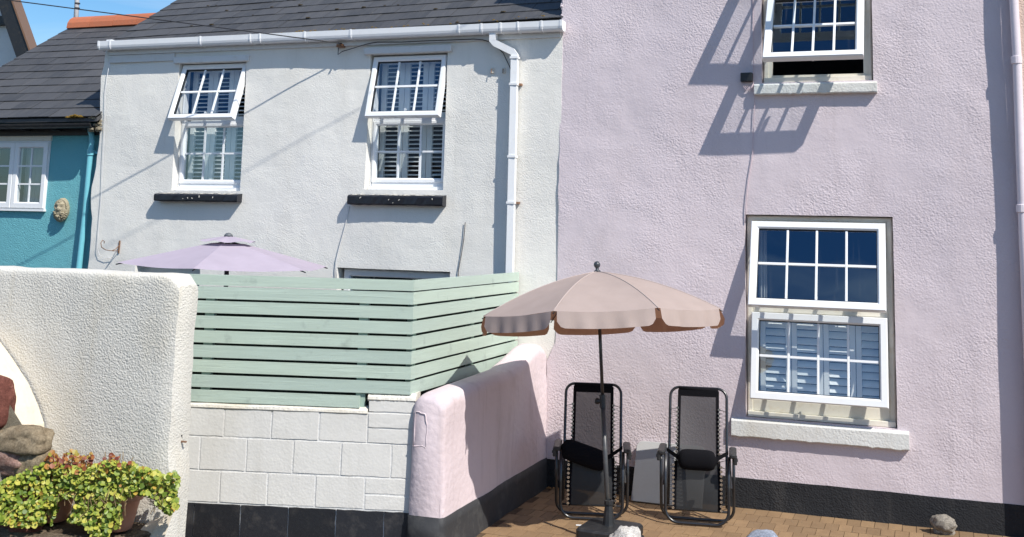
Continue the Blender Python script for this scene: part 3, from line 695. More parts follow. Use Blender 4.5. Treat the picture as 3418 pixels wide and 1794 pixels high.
wu = lilac_window(U1, 4.50, UPVC_OLD, (5.225, 4.43, math.asin(0.47/0.795)), (4.47, 3.707, math.asin(0.40/0.763)), 'upper window with both sashes swung open above a bare gap')
for k in range(5):   # dried bird droppings on the pane
    pass
def white_sill(x0, x1, z0, z1, proj, seed, lab):
    rnd = random.Random(seed); n = 40; pts = []
    for i in range(n+1):
        x = x0+(x1-x0)*i/n; low = z0+rnd.uniform(0, 0.004)-(0.007 if rnd.random() < 0.10 else 0)
        pts.append([V((x, 0.06, z0)), V((x, -proj+0.006, low)), V((x, -proj, low+0.008)), V((x, -proj, z1-0.014)), V((x, -proj+0.010, z1)), V((x, 0.06, z1+0.014))])
    vs = [p for q in pts for p in q]; fs = []
    for i in range(n):
        for j in range(6): fs.append((i*6+j, (i+1)*6+j, (i+1)*6+(j+1) % 6, i*6+(j+1) % 6))
    fs += [tuple(range(6)), tuple(n*6+5-j for j in range(6))]
    s = mk('sill', vs, fs, SILLW, lil); s['label'] = lab; return s
white_sill(-1.575, -0.122, 0.598, 0.742, 0.055, 3, 'wide white sill with a ragged lower edge')
white_sill(-1.362, -0.316, 3.572, 3.668, 0.066, 4, 'short white sill under the upper window')

# ================================================================== TEAL HOUSE
teal = thing('teal_house', 'teal painted cottage with low slate eaves at the left', 'house', (-10, 0.15, 0))
TY = 0.17; T1 = (-11.0, -9.455, 2.43, 3.225)
v, f = wall_sheet(-11.3, -8.55, -0.02, 3.44, [T1], TY, 0.12, 0.12, 21.0, 0.010, jag=1)
mk('wall', v, f, TEAL_R, teal)
room(teal, -11.2, -9.3, 2.2, 3.35, 0.45)
mb = MB(); mb.add([(-11.29, 0.2, 0), (-11.29, 5.0, 0), (-11.29, 5.0, 3.4), (-11.29, 2.5, 5.0), (-11.29, 0.2, 3.4)], [(0, 1, 2, 3, 4)])
mb.add([(-11.29, 5.0, 0), (-8.58, 5.0, 0), (-8.58, 5.0, 3.4), (-11.29, 5.0, 3.4)], [(0, 1, 2, 3)]); mb.build('side_wall', TEAL_R, teal)
roof(teal, -11.36, -8.60, -0.10, lambda x: 3.455, 0.632, 2.50, 0.30, 0.226)
# ridge tiles
for k in range(7):
    xa = -11.33+k*0.40; mb = MB(); prof = []
    for i in range(9):
        a = PI*(i/8); prof.append((2.50-0.19*math.cos(a), 5.03+0.19*math.sin(a)+random.uniform(-.002, .002)))
    for i in range(8, -1, -1):
        a = PI*(i/8); prof.append((2.50-0.17*math.cos(a), 5.02+0.17*math.sin(a)))
    mb.extrude_x(prof, xa, xa+0.395); mb.build('ridge_tile', TERRA, teal)
# eaves: black soffit board, fascia, gutter
MB().box(-11.33, -8.64, 0.02, TY+0.02, 3.375, 3.40).build('soffit', BLACKG, teal)
MB().box(-11.33, -8.64, TY-0.045, TY-0.005, 3.285, 3.372).build('fascia', BLACKG, teal)
hg = []
for i in range(9): a = PI+PI*i/8; hg.append((-0.065+0.055*math.cos(a), 3.40+0.055*math.sin(a)))
for i in range(8, -1, -1): a = PI+PI*i/8; hg.append((-0.065+0.047*math.cos(a), 3.40+0.047*math.sin(a)))
MB().extrude_x(hg, -11.36, -8.66).build('gutter', BLACKG, teal)
for k in range(6): MB().box(-11.1+k*0.45, -11.07+k*0.45, -0.02, TY-0.03, 3.335, 3.375).build('rafter_end', BLACKG, teal)
mb = MB(); rnd = random.Random(8)
for i in range(130):
    x = rnd.uniform(-8.98, -8.78); r = rnd.uniform(0.01, 0.024); mb.lathe([(0, -r*0.4), (r, -r*0.2), (r*0.9, r*0.3), (0, r*0.7)], V((x, rnd.uniform(-0.13, -0.03), 3.462+rnd.uniform(0, 0.03)*(1-abs(x+8.87)*8))), 6)
mb.build('moss', MOSS, teal, kind='stuff')
mb = MB()
for i in range(26):
    r = rnd.uniform(0.02, 0.04); mb.lathe([(0, -r*0.6), (r, -r*0.3), (r*0.9, r*0.4), (0, r*0.7)], V((rnd.uniform(-8.72, -8.60), rnd.uniform(-0.08, 0.08), 3.30+rnd.random()*0.18)), 6)
mb.build('verge_mortar', MORTAR, teal, kind='stuff')
wt = MB(); ring(wt, T1[0], T1[1], T1[2], T1[3], [(0, 0.06), (0, 0.0), (0.035, 0.0), (0.035, 0.06)], Matrix.Translation(V((0, TY-0.004, 0))))
wt = wt.build('window', UPVC, teal); wt['label'] = 'white casement window with net curtain'
MB().box(T1[0]-0.02, T1[1]+0.012, TY-0.045, TY+0.01, T1[2]-0.020, T1[2]+0.004).build('sill', UPVC, wt)
MB().box(T1[0], T1[1]+0.01, TY-0.012, TY+0.03, T1[3]+0.002, T1[3]+0.062).build('lintel', UPVC_OLD, teal)
xm = -9.955
for a, b in ((-10.985, -10.474), (-10.47, xm-0.002), (xm+0.002, T1[1]-0.012)):
    M = None; mb = MB(); ring(mb, a, b, T1[2]+0.015, T1[3]-0.015, [(0, 0.04), (0, -0.02), (0.006, -0.028), (0.055, -0.028), (0.068, -0.012), (0.068, 0.04)], Matrix.Translation(V((0, TY-0.004, 0)))); mb.build('casement', UPVC, wt)
    gx0, gx1, gz0, gz1 = a+0.068, b-0.068, T1[2]+0.083, T1[3]-0.083
    xc = (gx0+gx1)/2; MB().box(xc-0.009, xc+0.009, TY-0.012, TY+0.004, gz0, gz1).build('glazing_bar', UPVC, wt)
    for j in (1, 2):
        zc = gz0+(gz1-gz0)*j/3
        MB().box(gx0, xc-0.009, TY-0.012, TY+0.004, zc-0.009, zc+0.009).build('glazing_bar', UPVC, wt); MB().box(xc+0.009, gx1, TY-0.012, TY+0.004, zc-0.009, zc+0.009).build('glazing_bar', UPVC, wt)
    for i in range(2):
        for j in range(3):
            p0, p1 = (gx0, xc) if i == 0 else (xc, gx1); q0 = gz0+(gz1-gz0)*j/3; q1 = gz0+(gz1-gz0)*(j+1)/3
            mk('pane', [(p0, TY-0.004, q0), (p1, TY-0.004, q0), (p1, TY-0.004, q1), (p0, TY-0.004, q1)], [(0, 1, 2, 3)], GLASS, wt)
cv = [(-9.93+0.42*k/40, TY+0.14+0.018*math.sin(k*0.9)+0.01*math.sin(k*2.3), z) for z in (2.46, 3.2) for k in range(41)]
mk('curtain', cv, [(k, k+1, 42+k, 41+k) for k in range(40)], CURT, wt, smooth=True)
# teal downpipe
tp = dpath([(300, 415), (303, 440), (307, 455), (308, 475), (303, 505)], TY-0.07)+[W(286, 700, TY-0.07), W(263, 900, TY-0.07)]
tp = tp + [V((tp[-1].x-0.02, TY-0.07, 0.02))]
MB().tube(tp, 0.034, 14).build('downpipe', TEALP, teal, smooth=True)
q = W(303, 510, TY-0.07)
MB().tube([q+V((0, 0, 0.035)), q+V((0, 0, 0.030)), q+V((0, 0, -0.03)), q+V((0, 0, -0.035))], [0.034, 0.043, 0.043, 0.034], 14).build('pipe_collar', TEALP, teal)
MB().box(q.x+0.03, q.x+0.085, TY-0.055, TY+0.0, q.z-0.012, q.z+0.012).build('pipe_clip', TEALP, teal)
# flue pole on the ridge end
a = W(255, 85, 2.6); b = W(262, -60, 2.6)
pole = thing('roof_pole', 'grey metal pole with two black bands at the ridge end of the teal house roof', 'pole', (a.x, a.y, a.z))
MB().tube([a-V((0, 0, 0.5)), b+(b-a)*1.6], [0.036, 0.03], 12).build('tube', paint_mat('pale_grey_pole', (0.55, 0.56, 0.57), 0.5), pole, smooth=True)
for t in (0.33, 0.22):
    p = a+(b-a)*(1-t-0.28); MB().tube([p-V((0, 0, 0.008)), p+V((0, 0, 0.008))], 0.039, 12).build('band', SEAL, pole)

# ================================================================== FAR LEFT GABLE, PEACH HOUSE
gab = thing('white_gabled_house', 'white gable end with dark bargeboard behind the teal roof at the left edge', 'house', (-14, 3.0, 0))
A = W(100, 182, 2.62); B = W(36, 0, 2.62); dxz = (B-A); dxz.normalize()
apex = A+dxz*2.6; foot = A-dxz*0.9
hwv = [(foot.x-6, 3.05, 0), (foot.x-0.45, 3.05, 0), (foot.x-0.45, 3.05, foot.z), (apex.x-0.45, 3.05, apex.z), (foot.x-6, 3.05, foot.z)]
mk('wall', [V(p) for p in hwv]+[V(p)+V((-4.2, 5, 0)) for p in hwv], [(0, 1, 2, 3, 4), (1, 6, 7, 2), (9, 8, 7, 6, 5), (0, 4, 9, 5)], paint_mat('white_gable_paint', (0.72, 0.71, 0.68), 0.8), gab)
nrm = V((-dxz.z, 0, dxz.x)); nrm = nrm if nrm.x > 0 else -nrm
def slab(p, q, off0, off1, y0, y1, name, mat):
    vs = [P+nrm*o for P in (p, q) for o in (off0, off1)]
    vs = [V((x.x-0.75*(y-2.62)*1.1, y, x.z)) for y in (y0, y1) for x in vs]
    return mk(name, vs, [(0, 1, 3, 2), (4, 6, 7, 5), (0, 4, 5, 1), (2, 3, 7, 6), (0, 2, 6, 4), (1, 5, 7, 3)], mat, gab)
slab(foot, apex, -0.24, 0.0, 2.62, 2.66, 'bargeboard', BLACKG)
slab(foot, apex, -0.06, 0.0, 2.665, 8.0, 'soffit', WOODW)
slab(foot, apex, 0.002, 0.030, 2.60, 8.0, 'roof', RUST)
bz = W(5, 70, 3.0).z
MB().box(foot.x-4.0, W(22, 70, 3.0).x+0.1, 2.96, 3.04, bz-0.07, bz+0.07).build('beam', BLACKG, gab)

peach = thing('peach_house', 'sliver of peach rendered house beyond the pink downpipe at the right edge', 'house', (2.5, 0, 0))
v, f = wall_sheet(0.815, 4.5, -0.02, 5.5, [], -0.075, 0.2, 0.25, 31.0, 0.006)
mk('wall', v, f, PEACH_R, peach)
mb = MB().box(0.83, 4.5, 0.15, 5.0, 0, 5.5); mb.build('side_wall', PEACH_R, peach)
roof(peach, 0.83, 4.5, -0.12, lambda x: 5.5, 0.6, 2.5, 0.6, 0.5)
# black lower band of the neighbour's wall
MB().box(0.80, 4.5, -0.095, -0.055, -0.02, 0.235).build('plinth', BLACK_R, peach)
# pale pink downpipe
pp = [W(3382, -420, -0.10), W(3384, 0, -0.10), W(3395, 200, -0.10), W(3405, 500, -0.10), W(3416, 780, -0.10)]
pp.append(V((pp[-1].x+0.004, -0.10, 0.02)))
dpk = thing('pink_downpipe', 'pale pink round downpipe on the corner of the lilac house at the right edge', 'downpipe', (pp[-1].x, -0.1, 0))
MB().tube(pp, 0.036, 14).build('pipe', PINKP, dpk, smooth=True)
for (px_, py_) in ((3393, 202), (3411, 697)):
    q = W(px_, py_, -0.10); MB().tube([q+V((0, 0, 0.034)), q+V((0, 0, 0.03)), q+V((0, 0, -0.028)), q+V((0, 0, -0.032))], [0.036, 0.044, 0.044, 0.036], 14).build('pipe_collar', PINKP, dpk)

# ================================================================== BLOCK WALL
CA = V((-3.53, -2.352, 0)); TH = math.radians(15.0)
DX = V((-math.cos(TH), -math.sin(TH), 0)); NY = V((math.sin(TH), -math.cos(TH), 0))   # along to the left, and out to the street
Mw = Matrix(((-DX.x, -NY.x, 0, CA.x), (-DX.y, -NY.y, 0, CA.y), (0, 0, 1, 0), (0, 0, 0, 1)))   # local x right, y back, origin at the right end
bw = thing('block_wall', 'white painted concrete block wall with black foot under the green fence', 'wall', tuple(CA))
LEN = 3.4
ZB = [0.262, 0.492, 0.735, 0.965]
MB().box(-LEN, 0, 0.0045, 0.20, -0.02, 0.955, Mw).build('mortar_core', JOINTP, bw)
MB().box(-0.31, 0.002, 0.0045, 0.20, 0.956, 1.075, Mw).build('mortar_core', JOINTP, bw)
rnd = random.Random(4)
def block(name, mat, x0, x1, z0, z1, g=0.0075, d=0.0):
    """a block with soft uneven arrises, 4-5 mm proud of its joints"""
    n = 6; m = 3; vs = []; fs = []
    r = lambda s: rnd.uniform(-s, s)
    tilt = r(0.002); fy = d+r(0.002)
    cols = [x0+g+(x1-x0-2*g)*i/n for i in range(n+1)]; rows_ = [z0+g+(z1-z0-2*g)*j/m for j in range(m+1)]
    def P(x, y, z): return Mw @ V((x, y, z))
    grid = [[(x+r(0.0025), z+r(0.0025)) for x in cols] for z in rows_]
    for j in range(m+1):
        for i in range(n+1): vs.append(P(grid[j][i][0], fy+r(0.0008)+tilt*(i/n-0.5), grid[j][i][1]))
    for j in range(m):
        for i in range(n): fs.append((j*(n+1)+i, j*(n+1)+i+1, (j+1)*(n+1)+i+1, (j+1)*(n+1)+i))
    border = [(0, i) for i in range(n+1)]+[(j, n) for j in range(1, m+1)]+[(m, i) for i in range(n-1, -1, -1)]+[(j, 0) for j in range(m-1, 0, -1)]
    k = len(vs)
    for (j, i) in border:
        x, z = grid[j][i]; cx, cz = (x0+x1)/2, (z0+z1)/2
        vs.append(P(x+(0.003 if x > cx else -0.003), 0.02, z+(0.003 if z > cz else -0.003)))
    nb = len(border)
    for q in range(nb):
        a = border[q][0]*(n+1)+border[q][1]; b = border[(q+1) % nb][0]*(n+1)+border[(q+1) % nb][1]
        fs.append((b, a, k+q, k+(q+1) % nb))
    return mk(name, vs, fs, mat, bw)
def lx(px, py):   # local x on the wall front for a photo pixel
    d = _ray(px, py); n = NY; t = (CA-CAM_LOC).dot(n)/d.dot(n); p = CAM_LOC+d*t; return (p-CA).dot(-DX)
zb = lambda x, y: (500+x/2.099, 1150+y/2.099)
pier = lx(*zb(1525, 600))
r3 = [lx(*zb(x, 560)) for x in (520, 852, 1187)]+[pier]
r2 = [lx(*zb(x, 800)) for x in (348, 675, 1002, 1338, 1690)]+[-0.004]
r1 = [lx(*zb(x, 1000)) for x in (490, 822, 1160, 1505)]
def fill_left(rw):
    p = rw[1]-rw[0]; a = [rw[0]]
    while a[0] > -LEN+p: a.insert(0, a[0]-p)
    return [-LEN]+a+rw[1:]
for rw, z0, z1 in ((fill_left(r3), ZB[2], ZB[3]), (fill_left(r2), ZB[1], ZB[2]), (fill_left(r1), ZB[0], ZB[1])):
    for a, b in zip(rw, rw[1:]): block('block', BLOCKP, a, b, z0, z1)
for z0, z1 in ((0.735, 0.845), (0.845, 0.955), (0.958, 1.062)): block('brick', BLOCKP, pier, -0.004, z0, z1, 0.006, -0.002)
for z0, z1 in ((0.262, 0.372), (0.372, 0.492)): block('brick', BLOCKP, r1[-1], -0.004, z0, z1)
rb = [lx(*zb(x, 1200)) for x in (310, 635, 970, 1303, 1640)]+[0.0]
for a, b in zip(fill_left(rb), fill_left(rb)[1:]): block('plinth_block', BLACKB, a, b, -0.02, 0.258, 0.004, -0.004)
# mortar capping, uneven
def capping(x0, x1, z, name='capping'):
    n = 30; vs = []; fs = []
    for i in range(n+1):
        x = x0+(x1-x0)*i/n; r = lambda s: rnd.uniform(-s, s)
        prof = [(0.004, -0.030+r(0.008)), (-0.008+r(0.002), -0.018), (-0.004, 0.000+r(0.003)), (0.035, 0.026+r(0.003)), (0.205, 0.030), (0.205, -0.012)]
        for y, dz in prof: vs.append(Mw @ V((x, y, z+dz)))
    for i in range(n):
        for j in range(6): fs.append((i*6+j, (i+1)*6+j, (i+1)*6+(j+1) % 6, i*6+(j+1) % 6))
    fs += [tuple(range(6)), tuple(n*6+5-j for j in range(6))]
    return mk(name, vs, fs, COPEP, bw, smooth=False)
capping(-LEN, pier-0.004, 0.965); capping(pier-0.006, 0.004, 1.068)

# ================================================================== GREEN FENCE
fn = thing('slatted_fence', 'sage green slatted timber fence turning a corner on top of the white block wall', 'fence', (-3.585, -2.377, 0.97))
FA = V((-3.592, -2.362, 0)); Mf = Matrix(((-DX.x, -NY.x, 0, FA.x), (-DX.y, -NY.y, 0, FA.y), (0, 0, 1, 0), (0, 0, 0, 1)))
zt = [1.926] + [1.838-0.1095*k for k in range(8)]
zbm = [1.846] + [z-0.0895 for z in zt[1:]]
def board(M, x0, x1, y0, y1, z0, z1, seed):
    r = random.Random(seed); b = r.uniform(-0.0015, 0.0015)
    return piece('board', FENCE, ((x0+x1)/2, (y0+y1)/2, (z0+z1)/2+b), (x1-x0, y1-y0, z1-z0), fn, rot=(0, r.uniform(-0.0006, 0.0006), 0), M=M)
for k in range(9):
    x1 = 0.0
    if k != 8: x1 = 0.021
    if k == 8: x1 = lx(*zb(1525, 440))-0.0
    board(Mf, -3.35, x1, 0.0, 0.020, max(zbm[k], 0.985), zt[k], k)
Mr = Matrix(((0, -1, 0, -3.572), (1, 0, 0, -2.377), (0, 0, 1, 0), (0, 0, 0, 1)))   # local x runs back to the house, local y to the left
for k in range(8): board(Mr, 0.0245, 2.36, 0.0, 0.020, zbm[k], zt[k], 20+k)
for x in (lx(600+1365/2.147, 850+600/2.147), -1.55, -2.9): piece('post', FENCED, (x, 0.050, 1.40), (0.07, 0.055, 0.86), fn, M=Mf)
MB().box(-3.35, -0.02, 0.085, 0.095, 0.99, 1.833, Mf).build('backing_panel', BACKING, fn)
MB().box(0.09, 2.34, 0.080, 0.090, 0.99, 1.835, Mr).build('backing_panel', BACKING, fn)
for x in (0.11, 1.28, 2.30): piece('post', FENCED, (x, 0.047, 1.40), (0.06, 0.05, 0.86), fn, M=Mr)

# ================================================================== LOW PINK SIDE WALL
sw = thing('low_garden_wall', 'low pale pink rendered wall with rounded top and black foot beside the recliners', 'wall', (-3.4, -1.2, 0))
SX0, SX1, SY0 = -3.535, -3.277, -2.405
def sw_top(y):
    t = (y-SY0)
    pts = [(0, 1.085), (0.12, 1.112), (0.5, 1.125), (1.0, 1.132), (1.45, 1.145), (1.75, 1.20), (2.05, 1.275), (2.2, 1.292), (2.32, 1.275), (2.42, 1.22)]
    for (a, za), (b, zb_) in zip(pts, pts[1:]):
        if t <= b: return za+(zb_-za)*(t-a)/(b-a)
    return 1.27
def loft(x0f, x1f, y0, y1, topf, zb0, n, seed, mat, name, parent, R=0.045, amp=0.013, endcap=True, offset=0.0, flat_top=False):
    vs = []; fs = []; K = None
    for i in range(n+1):
        y = y0+(y1-y0)*i/n; top = topf(y); x0 = x0f(y); x1 = x1f(y); ring_ = []
        sh = 1.0
        d = y-y0
        if endcap and d < R: sh = math.sqrt(max(0.0, 1-((R-d)/R)**2))
        inset = (1-sh)*R*0.5
        top2 = top-(1-sh)*R*0.8
        if flat_top:
            top2 = top; prof = [(x1, zb0+(top-zb0)*k/4) for k in range(5)]+[(x1-0.02, top), (x0+0.02, top)]+[(x0, top-(top-zb0)*k/4) for k in range(5)]
        else:
            RT = 0.095; prof = [(x1, zb0+(top2-RT-zb0)*k/9) for k in range(10)]
            prof += [(x1-RT+RT*math.cos(a), top2-RT+RT*math.sin(a)) for a in (PI/10*k for k in range(1, 6))]
            prof += [(x0+RT-RT*math.cos(a), top2-RT+RT*math.sin(a)) for a in (PI/2-PI/10*k for k in range(0, 6))]
            prof += [(x0, top2-RT-(top2-RT-zb0)*k/9) for k in range(1, 10)]
        cx = (x0+x1)/2
        for (x, z) in prof:
            w_ = amp*noise.noise(V((x*1.3, y*2.2+seed, z*2.2)))*1.6+amp*0.4*noise.noise(V((x*6, y*7+seed, z*7)))
            s = 1 if x > cx else -1
            if s < 0: w_ *= 0.3
            w_ += (0.022*max(0, 1-z/0.9)**2+0.010*math.sin(y*2.6)*max(0, 1-z)) if s > 0 else 0
            ring_.append(V((x - s*inset*0.9 + s*(w_+offset), y-(0.012*noise.noise(V((x*5, 1.0, z*3)))+0.005*noise.noise(V((x*14, 4.0, z*14))) if i < 6 else 0), z)))
        vs += ring_; K = len(prof)
    for i in range(n):
        for j in range(K-1): fs.append((i*K+j, i*K+j+1, (i+1)*K+j+1, (i+1)*K+j))
    fs.append(tuple(range(K-1, -1, -1))); fs.append(tuple(n*K+j for j in range(K)))
    return mk(name, vs, fs, mat, parent, smooth=True)
# finer rings near the front end
o = loft(lambda y: SX0, lambda y: SX1, SY0, 0.0, sw_top, 0.0, 90, 3.0, SMOOTHPINK, 'wall', sw)
loft(lambda y: SX0, lambda y: SX1, SY0-0.006, 0.0, lambda y: 0.256, -0.01, 90, 3.0, paint_mat('smooth_black_plinth', (0.03, 0.031, 0.034), 0.7, 0.0, (0.10, 0.10, 0.095), 0.7, 0.003, 5), 'plinth', sw, offset=0.006, flat_top=True)
# exposed blocks and cracks on its end face
rnd = random.Random(9)
def patch(x0, x1, z0, z1, y, parent, mat, d=0.010):
    n = 7; vs = []; fs = []
    for j in range(n+1):
        for i in range(n+1):
            e = min(i, n-i, j, n-j); x = x0+(x1-x0)*i/n+rnd.uniform(-.003, .003); z = z0+(z1-z0)*j/n+rnd.uniform(-.003, .003)
            vs.append(V((x, y-(d if e > 0 else -0.012)+rnd.uniform(-.001, .001), z)))
    for j in range(n):
        for i in range(n): fs.append((j*(n+1)+i, j*(n+1)+i+1, (j+1)*(n+1)+i+1, (j+1)*(n+1)+i))
    return mk('brick', vs, fs, mat, parent, smooth=True)
rr_ = random.Random(31)
def ridge(pts, r=0.004):
    out = []
    for a, b in zip(pts, pts[1:]):
        for k in range(5): t = k/5; out.append(V((a[0]+(b[0]-a[0])*t+rr_.uniform(-.003, .003), SY0+0.002, a[1]+(b[1]-a[1])*t+rr_.uniform(-.003, .003))))
    return MB().tube(out, [rr_.uniform(0.6, 1.5)*r for _ in out], 6).build('render_ridge', SMOOTHPINK, sw, smooth=True)
ridge([(-3.505, 0.74), (-3.502, 0.985), (-3.42, 0.97), (-3.405, 0.87), (-3.412, 0.70)])
ridge([(-3.52, 0.735), (-3.44, 0.745), (-3.40, 0.73)])
ridge([(-3.46, 0.60), (-3.43, 0.45), (-3.40, 0.33)])


# ================================================================== CREAM STREET WALL (left, near)
cw = thing('cream_street_wall', 'rough cream rendered wall with rounded top at the left foreground', 'wall', (-6, -3.6, 0))
def cw_sheet():
    vs = []; fs = []; Y0, Y1, XE = -3.70, -3.46, -4.69; R = 0.04; rows = []
    xs = [-9.2+ (XE+9.2)*k/70 for k in range(71)]
    def endf(z): return XE+0.02*noise.noise(V((0, 0, z*2.5)))+0.012*noise.noise(V((0, 5, z*9)))+ (0.035 if z < 0.75 else 0)*0.6
    def top(x): return 1.965-0.012*(x+4.7)*0.0+0.008*noise.noise(V((x*1.5, 0, 0)))+0.012*noise.noise(V((x*5, 2, 0)))
    for x in xs:
        t = top(x); d = XE-x; sh = math.sqrt(max(0, 1-((R*1.2-d)/(R*1.2))**2)) if d < R*1.2 else 1.0
        t2 = t-(1-sh)*0.07
        prof = [(Y0, t2*0.0-0.02+ (t2-R)*k/16) for k in range(17)]
        prof += [(Y0+R-R*math.cos(a), t2-R+R*math.sin(a)) for a in (PI/10*k for k in range(1, 6))]
        prof += [(Y1-R+R*math.sin(a), t2-R+R*math.cos(a)) for a in (PI/10*k for k in range(0, 5))]
        prof += [(Y1, -0.02+(t2-R)*(1-k/16)) for k in range(0, 17)]
        r = []
        for (y, z) in prof:
            w_ = 0.016*noise.noise(V((x*1.4, 0.5, z*1.4)))+0.006*noise.noise(V((x*6, 1.5, z*6)))
            s = -1 if y < -3.575 else 1
            xe = x
            if d < 0.3: xe = x+(endf(max(z, 0))-XE)*(1-d/0.3)
            ins = (1-sh)*0.018
            r.append(V((xe, y+s*w_-s*ins, z)))
        rows.append(r)
    K = len(rows[0]); vs = [p for r in rows for p in r]; n = len(rows)-1
    for i in range(n):
        for j in range(K-1): fs.append((i*K+j, (i+1)*K+j, (i+1)*K+j+1, i*K+j+1))
    # end face: strips from the street side to the back, with the same plaster unevenness
    half = K//2; NX = 6; base = len(vs); last = rows[-1]
    for j in range(half):
        p, q = last[j], last[K-1-j]
        for k in range(NX+1):
            u = k/NX; m = p.lerp(q, u); bul = 0.012*math.sin(PI*u)
            m.x += bul+(0.006*noise.noise(V((3, m.y*9, m.z*7))) if 0 < k < NX else 0); vs.append(m)
    flat0 = len(fs)
    for j in range(half-1):
        for k in range(NX): fs.append((base+j*(NX+1)+k, base+j*(NX+1)+k+1, base+(j+1)*(NX+1)+k+1, base+(j+1)*(NX+1)+k))
    fs.append(tuple(range(K-1, -1, -1)))
    return mk('wall', vs, fs, CREAM_R, cw, smooth=True)
cwo = cw_sheet()
q = W(597, 1462, -3.5)
MB().box(-4.70, -4.680, -3.575, -3.558, q.z-0.035, q.z+0.035).build('gate_latch', PLASB, cw)
MB().box(-4.685, -4.64, -3.573, -3.56, q.z-0.012, q.z-0.002).build('latch_pin', RUST, cw)

# ================================================================== RUBBLE BUTTRESS AND LEDGE
rub = thing('rubble_stone_buttress', 'red and tan rubble stone buttress with cream plastered flank at the left edge', 'wall', (-6, -3.9, 0))
prof = [(-40, 1090), (0, 1135), (50, 1198), (100, 1280), (132, 1350), (150, 1412), (160, 1500), (150, 1600), (150, 1800)]
FYB = -4.06
fr = [W(x, y, -3.705) for x, y in prof]
vs = []; NB = 8
for k in range(NB+1):
    t = k/NB
    for i, p in enumerate(fr):
        vs.append(V((p.x+0.012*noise.noise(V((i*0.7, t*3, 0)))+0.02*math.sin(t*PI), -3.72+(FYB+3.72)*t, p.z)))
npf = len(fr); fs = []
for k in range(NB):
    for i in range(npf-1): fs.append((k*npf+i, k*npf+i+1, (k+1)*npf+i+1, (k+1)*npf+i))
b0 = len(vs); vs += [V((-7.2, FYB, fr[0].z)), V((-7.2, FYB, fr[-1].z)), V((-7.2, -3.72, fr[0].z))]
fs.append(tuple([NB*npf+i for i in range(npf)]+[b0+1, b0])); fs.append((0, NB*npf, b0, b0+2))
mk('flank', vs, fs, paint_mat('cream_flank_plaster', (0.66, 0.58, 0.46), 0.85, 0.0, (0.62, 0.46, 0.33), 0.5, 0.006, 6), rub, smooth=False)
def rock(name, mat, c, sx, sy, sz, seed, parent=None, sub=3, amp=0.35, boxy=0.6):
    bm = bmesh.new(); bmesh.ops.create_icosphere(bm, subdivisions=sub, radius=1.0)
    for v_ in bm.verts:
        p = v_.co.copy(); k = 1+amp*noise.noise(p*0.9+V((seed*3.7, 0, 0)))+amp*0.5*noise.noise(p*2.3+V((0, seed, 0)))+amp*0.3*abs(noise.noise(p*5+V((0, 0, seed))))+amp*0.12*noise.noise(p*12+V((0, 0, seed)))
        # blocky: push toward a rounded box
        m = max(abs(p.x), abs(p.y), abs(p.z)); k *= (1-boxy)+boxy*0.92/m
        v_.co = V((p.x*k*sx, p.y*k*sy, p.z*k*sz))
    me = bpy.data.meshes.new(name); bm.to_mesh(me); bm.free(); me.materials.append(mat)
    me.polygons.foreach_set('use_smooth', [True]*len(me.polygons))
    o = link(bpy.data.objects.new(name, me)); o.location = c
    if parent is not None:
        o.parent = parent; o.matrix_parent_inverse = Matrix.Translation(-parent.location)
    return o
def pxrock(mat, x0, x1, y0, y1, seed, Y=FYB, sy=0.07, parent=rub, amp=0.28, name='stone', boxy=0.45):
    a = W(x0, (y0+y1)/2, Y); b = W(x1, (y0+y1)/2, Y); c = W((x0+x1)/2, y0, Y); d = W((x0+x1)/2, y1, Y)
    return rock(name, mat, (a+b)/2+(c-d)*0+V((0, 0, (c.z+d.z)/2-(a.z+b.z)/2)), (b.x-a.x)/2, sy, (c.z-d.z)/2, seed, parent, 4, amp, boxy)
mk('mortar', [V((-7.1, FYB-0.012, 0)), V((W(96, 1400, FYB).x, FYB-0.012, 0)), V((W(80, 1420, FYB).x, FYB-0.012, W(80, 1420, FYB).z)), V((W(0, 1300, FYB).x, FYB-0.012, W(0, 1290, FYB).z)), V((-7.1, FYB-0.012, 1.5))], [(0, 1, 2, 3, 4)], MORTAR, rub)
pxrock(REDSTONE, -150, 46, 1240, 1436, 1, sy=0.10, amp=0.12)
pxrock(TANSTONE, 20, 166, 1418, 1512, 2, sy=0.11, amp=0.30, boxy=0.6)
pxrock(TANSTONE, -110, 60, 1432, 1486, 3, sy=0.09, amp=0.3)
pxrock(GREYSTONE, -90, 120, 1474, 1500, 13, sy=0.07, amp=0.4)
pxrock(PINKSTONE, -80, 104, 1492, 1590, 4, sy=0.10, amp=0.35, boxy=0.6)
pxrock(TANSTONE, 80, 162, 1500, 1600, 5, sy=0.08, amp=0.3, boxy=0.6)
pxrock(GREYSTONE, -90, 40, 1540, 1640, 6, sy=0.10, amp=0.4)
pxrock(REDSTONE, 20, 160, 1590, 1680, 14, sy=0.08, amp=0.3)
pxrock(REDSTONE, -80, 70, 1640, 1730, 7, sy=0.09, amp=0.3)
pxrock(GREYSTONE, -90, 40, 1710, 1820, 8, sy=0.09, amp=0.35)
pxrock(REDSTONE, 0, 130, 1725, 1840, 9, sy=0.10, amp=0.3)
rs = random.Random(77); z = 0.12; row = 0
while z < 1.62:      # the courses carry on to the left beyond the frame
    hgt = rs.uniform(0.13, 0.2); x = -7.05+rs.uniform(0, 0.1)
    xe = min(W(0, 1600, FYB).x, -6.02)-0.02 if z < 1.05 else W(0, 1350, FYB).x-0.25
    while x < xe-0.05:
        wd_ = min(rs.uniform(0.16, 0.32), xe-x)
        rock('stone', rs.choice((REDSTONE, TANSTONE, PINKSTONE, GREYSTONE)), V((x+wd_/2, FYB, z)), wd_/2, 0.07, hgt/2, rs.random()*50, rub, 3, 0.3, 0.55); x += wd_
    z += hgt
